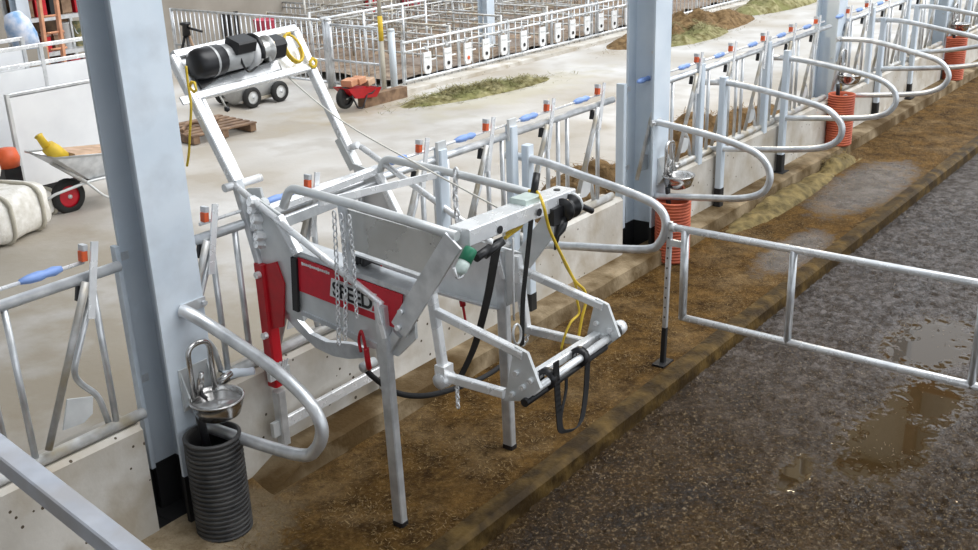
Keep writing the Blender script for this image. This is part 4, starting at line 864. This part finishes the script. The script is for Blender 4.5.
for i, (xa, ya, l) in enumerate(((349, 83, 'orange brick at the wheel end of the red wheelbarrow'), (357, 81, 'orange brick in the middle of the red wheelbarrow'), (366, 82, 'pale orange brick at the handle end of the red wheelbarrow'))):
    c = tp_(xa, ya); b = MB(); b.bar(c + Vector((-.09, -.03, .0)), c + Vector((.09, .0, .02)), .2, .1, (0, 0, 1), .08); single(b, 'brick', 'ladder' if i < 2 else 'lightwood', l, 'brick', 'bricks in the red wheelbarrow')
mn.noise
# hay strip with brown stain at the corner
MB()
# grey tank trolley on the alley
t = thing('milk_trolley', (7.7, 8.9, ALLEY), 'grey tank trolley on black wheels, parked below the winch tray', 'trolley')
MB().lathe([(0, -.42), (.2, -.42), (.27, -.36), (.28, .3), (.2, .42), (0, .42)], (7.62, 8.85, .5), (1, 0, 0), 20).build('tank', 'motorgrey', t)
for (x_, y_) in ((7.36, 8.5), (7.95, 8.5), (7.36, 9.2)): wheel(t, (x_, y_, ALLEY + .17), .17, .1, 'galv_dull')
MB().bar((7.25, 8.85, .3), (8.05, 8.85, .3), .5, .05).build('chassis', 'galv_dirty', t)
MB().tube(fillet([(8.05, 8.8, .4), (8.35, 8.8, .7), (8.35, 9.3, .7), (8.05, 9.3, .4)], .06, 4), .02, 8).build('handle', 'sackband', t)
# tripod-like pump stand
t = thing('tripod_stand', (9.0, 12.0, ALLEY), 'small black tripod stand in front of the tall barrier, above the winch tray', 'stand')
tq = at(186, 30, X=8.9)
for a_ in (0, 2.1, 4.2): MB().tube([tq, (tq.x + .3 * math.cos(a_), tq.y + .3 * math.sin(a_), ALLEY)], .028, 8).build('leg', 'lightwood' if a_ == 0 else 'black', t)
MB().lathe([(0, -.1), (.08, -.1), (.06, .08), (.1, .1), (.1, .14), (0, .14)], tq, (0, 0, 1), 12).build('head', 'black', t)
MB().tube([tq + Vector((0, 0, .05)), tq + Vector((.1, -.35, -.02))], .025, 8).build('grip', 'black', t)
# red tub behind barrier
tq = at(265, 28, X=10.6)
t = thing('feed_tub', (tq.x, tq.y, ALLEY), 'faded red round tub seen through the tall barrier', 'tub')
MB().lathe([(0, 0), (.17, 0), (.2, .12), (.22, .33), (.23, .35), (.2, .36), (.19, .2), (0, .16)], (tq.x, tq.y, tq.z - .18), (0, 0, 1), 24).build('tub', 'pink', t)
MB().box((tq.x, tq.y, (tq.z - .18 + ALLEY) / 2), (.3, .3, tq.z - .18 - ALLEY)).build('plinth', 'beige', t)
# red hangings on the wall
for (xa, ya, l, w_) in ((373, 3, 'dark red cloth hanging on the beige wall beside the yellow banded post', .28), (411, 1, 'red round float hung high on the beige wall', .4)):
    c = at(xa, ya, Y=14.1); b = MB()
    if w_ < .3: b.box((c.x, c.y, c.z + .2), (w_ * 1.6, .1, .9))
    else: b.lathe([(0, -.12), (.3, -.12), (.42, 0), (.3, .1), (0, .1)], (c.x, c.y - .05, c.z + .15), (0, -1, 0), 20)
    single(b, 'wall_hanging' if w_ < .3 else 'wall_float', 'red' if w_ < .3 else 'pink', l, 'cloth' if w_ < .3 else 'float')
c = at(432, 4, Y=14.1); b = MB(); b.lathe([(0, -.3), (.1, -.28), (.14, 0), (.1, .28), (0, .3)], (c.x, c.y - .08, c.z), (1, 0, 0), 12); single(b, 'wall_lamp', 'black', 'dark lamp body fixed on the beige wall above the pens', 'lamp')
c = at(231, 24, Y=14.15)
for k in range(3): struct(MB().box((c.x - .18 + .18 * k, 14.18, c.z), (.09, .06, .5)), 'trim_%d' % (k + 1), 'black')
c = at(393, 101, Y=6.95)
struct(MB().box((8.75, 6.92, ALLEY + .09), (1.0, .16, .18)), 'trim_4', 'wood')
# pallet
t = thing('timber_pallet', (5.75, 7.6, ALLEY), 'weathered brown timber pallet lying on the alley behind the left gantry arm', 'pallet')
ang = Matrix.Rotation(math.radians(-4), 3, 'Z'); pc = Vector((5.75, 7.62, ALLEY))
for i in range(6): MB().box(pc + ang @ Vector((0, -.42 + .168 * i, .13)), (1.1, .11, .022), ang).build('deck_board', 'wood', t)
for s in (-.48, 0, .48): MB().box(pc + ang @ Vector((s, 0, .065)), (.1, .95, .1), ang).build('bearer', 'wood', t)
single(MB().tube(spline([pc + Vector((-.5, -.1, .16)), pc + Vector((-.2, .1, .2)), pc + Vector((.0, -.05, .17)), pc + Vector((.3, .1, .17))]), .03, 6), 'scrap_pole', 'wood', 'short dark branch lying on the timber pallet', 'wood')
# grey wheelbarrow with sawn wood
wy = 5.85; W = lambda x, y, d=0: at(x, y, Y=wy + d)
t = thing('wheelbarrow', (2.7, wy, ALLEY), 'grey wheelbarrow with a red rimmed wheel, in front of the white pen panel', 'wheelbarrow')
T0, T1, T2, T3 = W(40, 155), W(118, 148), W(112, 176), W(80, 177)
b = MB(); vs = []
for (dy, kb) in ((-.3, .6), (.3, .6)):
    vs += [T0 + Vector((0, dy, 0)), T1 + Vector((0, dy, 0)), T2 + Vector((0, dy * kb, 0)), T3 + Vector((0, dy * kb, 0))]
b.add(vs, [(0, 1, 2, 3), (7, 6, 5, 4), (3, 2, 6, 7), (0, 3, 7, 4), (1, 5, 6, 2)]); b.build('tray', 'galv', t)
b = MB(); ring = [T0 + Vector((0, -.3, 0)), T1 + Vector((0, -.3, 0)), T1 + Vector((0, .3, 0)), T0 + Vector((0, .3, 0))]; b.tube(ring, .014, 6, closed=True); b.build('tray_rim', 'galv_dull', t)
wheel(t, W(68, 196), .2, .09, 'signred')
for s in (-1, 1):
    MB().tube(fillet([W(47, 200, s * .1), W(54, 195, s * .12), W(90, 181, s * .2), W(150, 168, s * .28)], .1, 4), .017, 8).build('handle', 'galv_dull', t)
    MB().tube(fillet([W(86, 182, s * .2), W(103, 195, s * .24), W(110, 198, s * .24), W(118, 176, s * .24)], .04, 4), .015, 8).build('leg', 'galv_dull', t)
    MB().tube([W(51, 163, s * .15), W(86, 182, s * .2)], .022, 8).build('front_stay', 'galv_dirty', t)
b = MB(); b.bar(W(62, 152) + Vector((0, 0, -.06)), W(116, 148) + Vector((0, 0, -.05)), .5, .14, (0, 0, 1)); single(b, 'timber_block', 'lightwood', 'pale sawn timber lying in the grey wheelbarrow', 'timber')
t = thing('yellow_bottle', W(50, 153), 'yellow plastic bottle at the front lip of the grey wheelbarrow', 'bottle')
a0 = W(55, 152, -.1); MB().lathe([(0, -.12), (.08, -.12), (.09, 0), (.08, .1), (0, .12)], a0, (-.5, 0, .5), 12).build('body', 'yellow', t)
MB().lathe([(0, 0), (.045, 0), (.04, .12), (.05, .14), (0, .15)], W(46, 146, -.1), (-.4, 0, .8), 10).build('spout', 'yellow', t)
# white calf pen box
t = thing('calf_box', (3.4, 7.4, ALLEY), 'white panelled calf box behind the grey wheelbarrow', 'calf box')
py = 6.9
b = MB(); b.box((3.55, py, .83), (2.1, .05, 1.1)); b.build('front_panel', 'panelwhite', t)
b = MB(); b.box((3.4, py + 1.3, .95), (2.6, .05, 1.0)); b.build('back_panel', 'panelwhite', t)
MB().bar((2.5, py - .03, ALLEY), (2.5, py - .03, 1.42), .05, .05, (0, 1, 0)).build('corner_post', 'galv_dull', t)
MB().bar((2.5, py, 1.39), (4.6, py, 1.39), .05, .05).build('top_frame', 'galv', t)
MB().bar((2.5, py, .24), (4.6, py, .24), .05, .08).build('skid', 'tar', t)
for (z, yy) in ((1.5, 8.2), (1.72, 8.2)): MB().bar((1.9, yy, z), (4.9, yy, z), .05, .05).build('rail', 'galv_bright', t)
MB().bar((1.9, 8.9, 1.72), (3.9, 8.9, 1.74), .05, .05).build('rail', 'galv_bright', t)
for xx in (1.95, 3.75, 4.6): MB().bar((xx, 8.2, ALLEY), (xx, 8.2, 1.74), .06, .06, (0, 1, 0)).build('rail_post', 'galv', t)
for xx in (3.5, 3.9): MB().bar((xx, 8.9, ALLEY), (xx, 8.9, 1.76), .06, .06, (0, 1, 0)).build('rail_post', 'galv', t)
MB().bar((2.5, 8.9, 1.0), (3.9, 8.9, 1.0), .03, 1.2).build('side_panel', 'panelwhite', t)
# white sack bundle
def sack(c, d, rz, label, group):
    t = thing('bulk_sack', (c[0], c[1], c[2] - d[2] / 2), label, 'sack', group)
    b = MB(); n = 10; R_ = Matrix.Rotation(rz, 3, 'Z'); vs = []; fs = []
    N_ = 14
    for i in range(N_ + 1):
        th = math.pi * i / N_
        for k in range(24):
            ph = 2 * math.pi * k / 24
            s = lambda v, e: math.copysign(abs(v) ** e, v)
            p = Vector((s(math.sin(th), .45) * s(math.cos(ph), .45) * d[0] / 2, s(math.sin(th), .45) * s(math.sin(ph), .45) * d[1] / 2, s(math.cos(th), .45) * d[2] / 2))
            p *= 1 + .06 * mn.noise(p * 6 + Vector(c)); vs.append(Vector(c) + R_ @ p)
    for i in range(N_):
        fs += [(i * 24 + k, i * 24 + (k + 1) % 24, (i + 1) * 24 + (k + 1) % 24, (i + 1) * 24 + k) for k in range(24)]
    b.add(vs, fs, True); b.build('bag', 'sack', t)
    for u in (-.25, .22):
        ring = []
        for k in range(20):
            a_ = 2 * math.pi * k / 20; s = lambda v, e: math.copysign(abs(v) ** e, v)
            ring.append(Vector(c) + R_ @ Vector((u * d[0], s(math.cos(a_), .45) * d[1] * .515, s(math.sin(a_), .45) * d[2] * .515)))
        MB().tube(ring, .022, 6, closed=True).build('band', 'sackband', t)
    return t
sack((1.5, 5.75, .46), (1.0, .95, .52), .4, 'white woven sack at the left edge, lowest of the pile before the white panel', 'white sacks by the calf box')
sack((2.1, 6.05, .35), (.5, .5, .3), .4, 'small white woven sack at the right end of the pile, touching the wheelbarrow', 'white sacks by the calf box')
sack((1.42, 6.0, .84), (.6, .6, .26), .4, 'white woven sack lying on top of the pile at the left edge', 'white sacks by the calf box')
c = at(6, 158, Y=6.5); b = MB(); b.lathe([(0, -.1), (.13, -.1), (.15, 0), (.12, .1), (0, .12)], (c.x, c.y, c.z), (0, 0, 1), 14); o = b
t = thing('red_canister', (c.x, c.y, ALLEY), 'orange red canister on a dark stand behind the white sacks', 'canister'); b.build('can', 'orange', t); MB().box((c.x, c.y, (ALLEY + c.z - .1) / 2), (.2, .2, c.z - .1 - ALLEY)).build('stand', 'black', t)
c = at(38, 215, Z=ALLEY + .03); b = MB(); b.bar(c + Vector((-.12, 0, 0)), c + Vector((.12, .05, 0)), .12, .06, (0, 0, 1)); single(b, 'brick', 'ladder', 'orange brick on the floor under the edge of the white sacks', 'brick')
# shelf with clutter, upper left corner
sy = 11.0
t = thing('storage_rack', (6.2, sy + .3, ALLEY), 'cluttered storage rack in the upper left corner of the view', 'rack')
xa0, xa1 = at(28, 30, Y=sy).x, at(92, 30, Y=sy).x
for z in (.6, 1.15, 1.7, 2.25): MB().box(((xa0 + xa1) / 2, sy + .3, z), (xa1 - xa0, .6, .06)).build('shelf', 'galv', t)
for xx in (xa0, xa1):
    for dy in (0, .6): MB().bar((xx, sy + dy, ALLEY), (xx, sy + dy, 2.9), .06, .06, (0, 1, 0)).build('upright', 'galv_dull', t)
MB().box(((xa0 + xa1) / 2, sy + .63, 1.5), (xa1 - xa0, .03, 2.6)).build('back_board', 'wood', t)
rnd = random.Random(4)
kinds = [('storage_crate', 'wood', 'crate'), ('feed_tin', 'clutter2', 'tin'), ('red_tool_case', 'red', 'case'), ('paint_bucket', 'white', 'bucket'), ('dark_toolbox', 'black', 'box')]
adj = {'storage_crate': 'brown wooden crate', 'feed_tin': 'dull green and yellow tin', 'red_tool_case': 'red tool case', 'paint_bucket': 'white bucket', 'dark_toolbox': 'dark toolbox'}
lv = {.6: 'bottom', 1.15: 'second', 1.7: 'third', 2.25: 'top'}
seq = {.6: (0, 4, 1, 2, 0), 1.15: (4, 2, 0, 3, 1), 1.7: (0, 2, 4, 0, 2), 2.25: (3, 2, 4, 1, 2)}
posn = ['at the left end', 'second from the left', 'in the middle', 'second from the right', 'at the right end']
for z in seq:
    for i, k in enumerate(seq[z]):
        nm, mt, ct = kinds[k]; w_ = (xa1 - xa0) / 5; cx = xa0 + w_ * (i + .5); hh = rnd.uniform(.22, .42); b = MB(); ww = w_ * rnd.uniform(.6, .85)
        t2 = thing(nm, (cx, sy + .3, z + .03), '%s %s of the %s rack shelf' % (adj[nm], posn[i], lv[z]), ct, 'things on the storage rack')
        if k in (1, 3):
            MB().lathe([(0, 0), (ww * .42, 0), (ww * .45, hh), (ww * .47, hh), (ww * .47, hh + .02), (0, hh + .02)], (cx, sy + .25, z + .03), (0, 0, 1), 16).build('body', mt, t2)
            MB().tube(fillet([(cx - ww * .45, sy + .25, z + hh), (cx - ww * .3, sy + .2, z + hh * .6), (cx + ww * .3, sy + .2, z + hh * .6), (cx + ww * .45, sy + .25, z + hh)], .05, 4), .01, 6).build('handle', 'galv_dull', t2)
        else:
            MB().bar((cx - ww / 2, sy + .28, z + .03 + hh / 2), (cx + ww / 2, sy + .28, z + .03 + hh / 2), .4, hh, (0, 0, 1), .08).build('body', mt, t2)
            MB().bar((cx - ww / 2 - .01, sy + .28, z + .03 + hh), (cx + ww / 2 + .01, sy + .28, z + .03 + hh), .42, .03).build('lid', 'clutter', t2)
la = at(40, 0, Y=sy - .5); lb_ = at(50, 40, Y=sy - .6)
t = thing('wooden_ladder', (lb_.x, sy - .6, ALLEY), 'reddish wooden ladder leaning on the storage rack', 'ladder')
for dx in (0, .28): MB().bar(Vector((lb_.x + dx - .15, lb_.y, ALLEY)), la + Vector((dx, 0, .4)), .05, .08, (0, 1, 0)).build('stile', 'ladder', t)
for k in range(6):
    c = (lb_ + Vector((0, 0, -.9))).lerp(la, k / 6); MB().tube([c, c + Vector((.28, 0, 0))], .02, 6).build('rung', 'ladder', t)
c = at(20, 30, Y=10.2); t = thing('feed_bag', (c.x, 10.2, ALLEY), 'blue and white bag leaning left of the storage rack', 'bag')
b = MB(); b.lathe([(0, -.3), (.18, -.29), (.21, -.1), (.19, .1), (.12, .25), (0, .28)], c, (-.3, 0, 1), 14); b.build('sack', 'bluebag', t)
MB().box((c.x, 10.25, (ALLEY + c.z - .27) / 2), (.5, .5, max(.1, c.z - .27 - ALLEY))).build('stand', 'beige', t)
c = at(20, 10, Y=10.8); t = thing('barn_post', (c.x, 10.8, ALLEY), 'slim grey steel barn post left of the storage rack', 'column'); ibeam(MB(), c.x, 10.8, ALLEY, 6, .2, .2).build('shaft', 'column', t); MB().box((c.x, 10.8, ALLEY + .02), (.3, .3, .04)).build('base_plate', 'tar', t)
# timber gable over the stall rows (seen mirrored in the puddle)
t = thing('timber_gable', (10, -3, 2.7), 'brown timber gable frame high over the stall rows, mirrored in the puddle', 'gable')
MB().bar((10, -9, 2.78), (10, 3, 2.78), .14, .2).build('tie_beam', 'timber', t)
MB().bar((10, -9, 4.3), (10, 3, 4.3), .14, .16).build('upper_beam', 'wood', t)
for y in (-6, -4.4, -2.9, -1.5, -.4, .8, 2): MB().bar((10, y, 2.85), (10, y, 6.1), .14, .16, (1, 0, 0)).build('strut', 'wood', t)
for y in (-.99, .9): MB().bar((10, y, 2.05), (10, y, 2.75), .16, .2, (1, 0, 0)).build('hanger', 'timber', t)
MB().box((10.1, -1, 4.55), (.04, 16, 3.3)).build('infill_boards', 'sackband', t)  # unseen infill, carried up high to darken the wet floor's reflection
# barn lamp whose glint shows in the wet passage
lq = at(700, 462, X=8.6); lq = Vector((8.6, lq.y, -.24 - lq.z))
t = thing('barn_lamp', (lq.x, lq.y, lq.z), 'round warm barn lamp on an arm from the timber gable, glinting in the wet passage', 'lamp')
M['lamp'], nt_, b_ = new_mat('lamp glass'); b_.inputs['Emission Color'].default_value = (1, .85, .6, 1); b_.inputs['Emission Strength'].default_value = 6
MB().lathe([(0, -.1), (.07, -.09), (.1, -.03), (.1, .02), (0, .03)], lq, (0, 0, 1), 16).build('glass', 'lamp', t)
MB().lathe([(0, .03), (.16, .02), (.08, .1), (.03, .16), (0, .16)], lq, (0, 0, 1), 16).build('shade', 'column', t)
MB().tube(fillet([lq + Vector((0, 0, .14)), lq + Vector((0, 0, .5)), (10.09, lq.y, lq.z + .5)], .1, 4), .018, 8).build('bracket_arm', 'black', t)
ld = bpy.data.lights.new('barn_lamp_light', 'POINT'); ld.energy = 130; ld.color = (1, .82, .55); ld.shadow_soft_size = .1
lo = bpy.data.objects.new('barn_lamp_light', ld); C.objects.link(lo); lo.location = lq + Vector((0, 0, -.2))
# ------------------------------------------------------------------ light
w = bpy.data.worlds.new('World'); bpy.context.scene.world = w; w.use_nodes = True
bg = w.node_tree.nodes['Background']; bg.inputs['Color'].default_value = (.88, .94, 1.0, 1); bg.inputs['Strength'].default_value = .95
sd = bpy.data.lights.new('sun', 'SUN'); sd.energy = 2.3; sd.angle = math.radians(60); sd.color = (1, .99, .98)
so = bpy.data.objects.new('sun', sd); C.objects.link(so); so.rotation_euler = Vector((-.3, .5, -.8)).to_track_quat('-Z', 'Y').to_euler()
# ------------------------------------------------------------------ camera
cd_ = bpy.data.cameras.new('camera'); cd_.sensor_width = 36; cd_.lens = 36 * F / 978; cd_.clip_end = 200
co = bpy.data.objects.new('camera', cd_); C.objects.link(co)
mw = Matrix((AX[0].to_tuple() + (CAM.x,), AX[1].to_tuple() + (CAM.y,), AX[2].to_tuple() + (CAM.z,), (0, 0, 0, 1)))
co.matrix_world = mw
sc_ = bpy.context.scene; sc_.camera = co
vs_ = sc_.view_settings; vs_.view_transform = 'Standard'; vs_.look = 'None'; vs_.gamma = 1; vs_.use_curve_mapping = False; vs_.exposure = 0.47
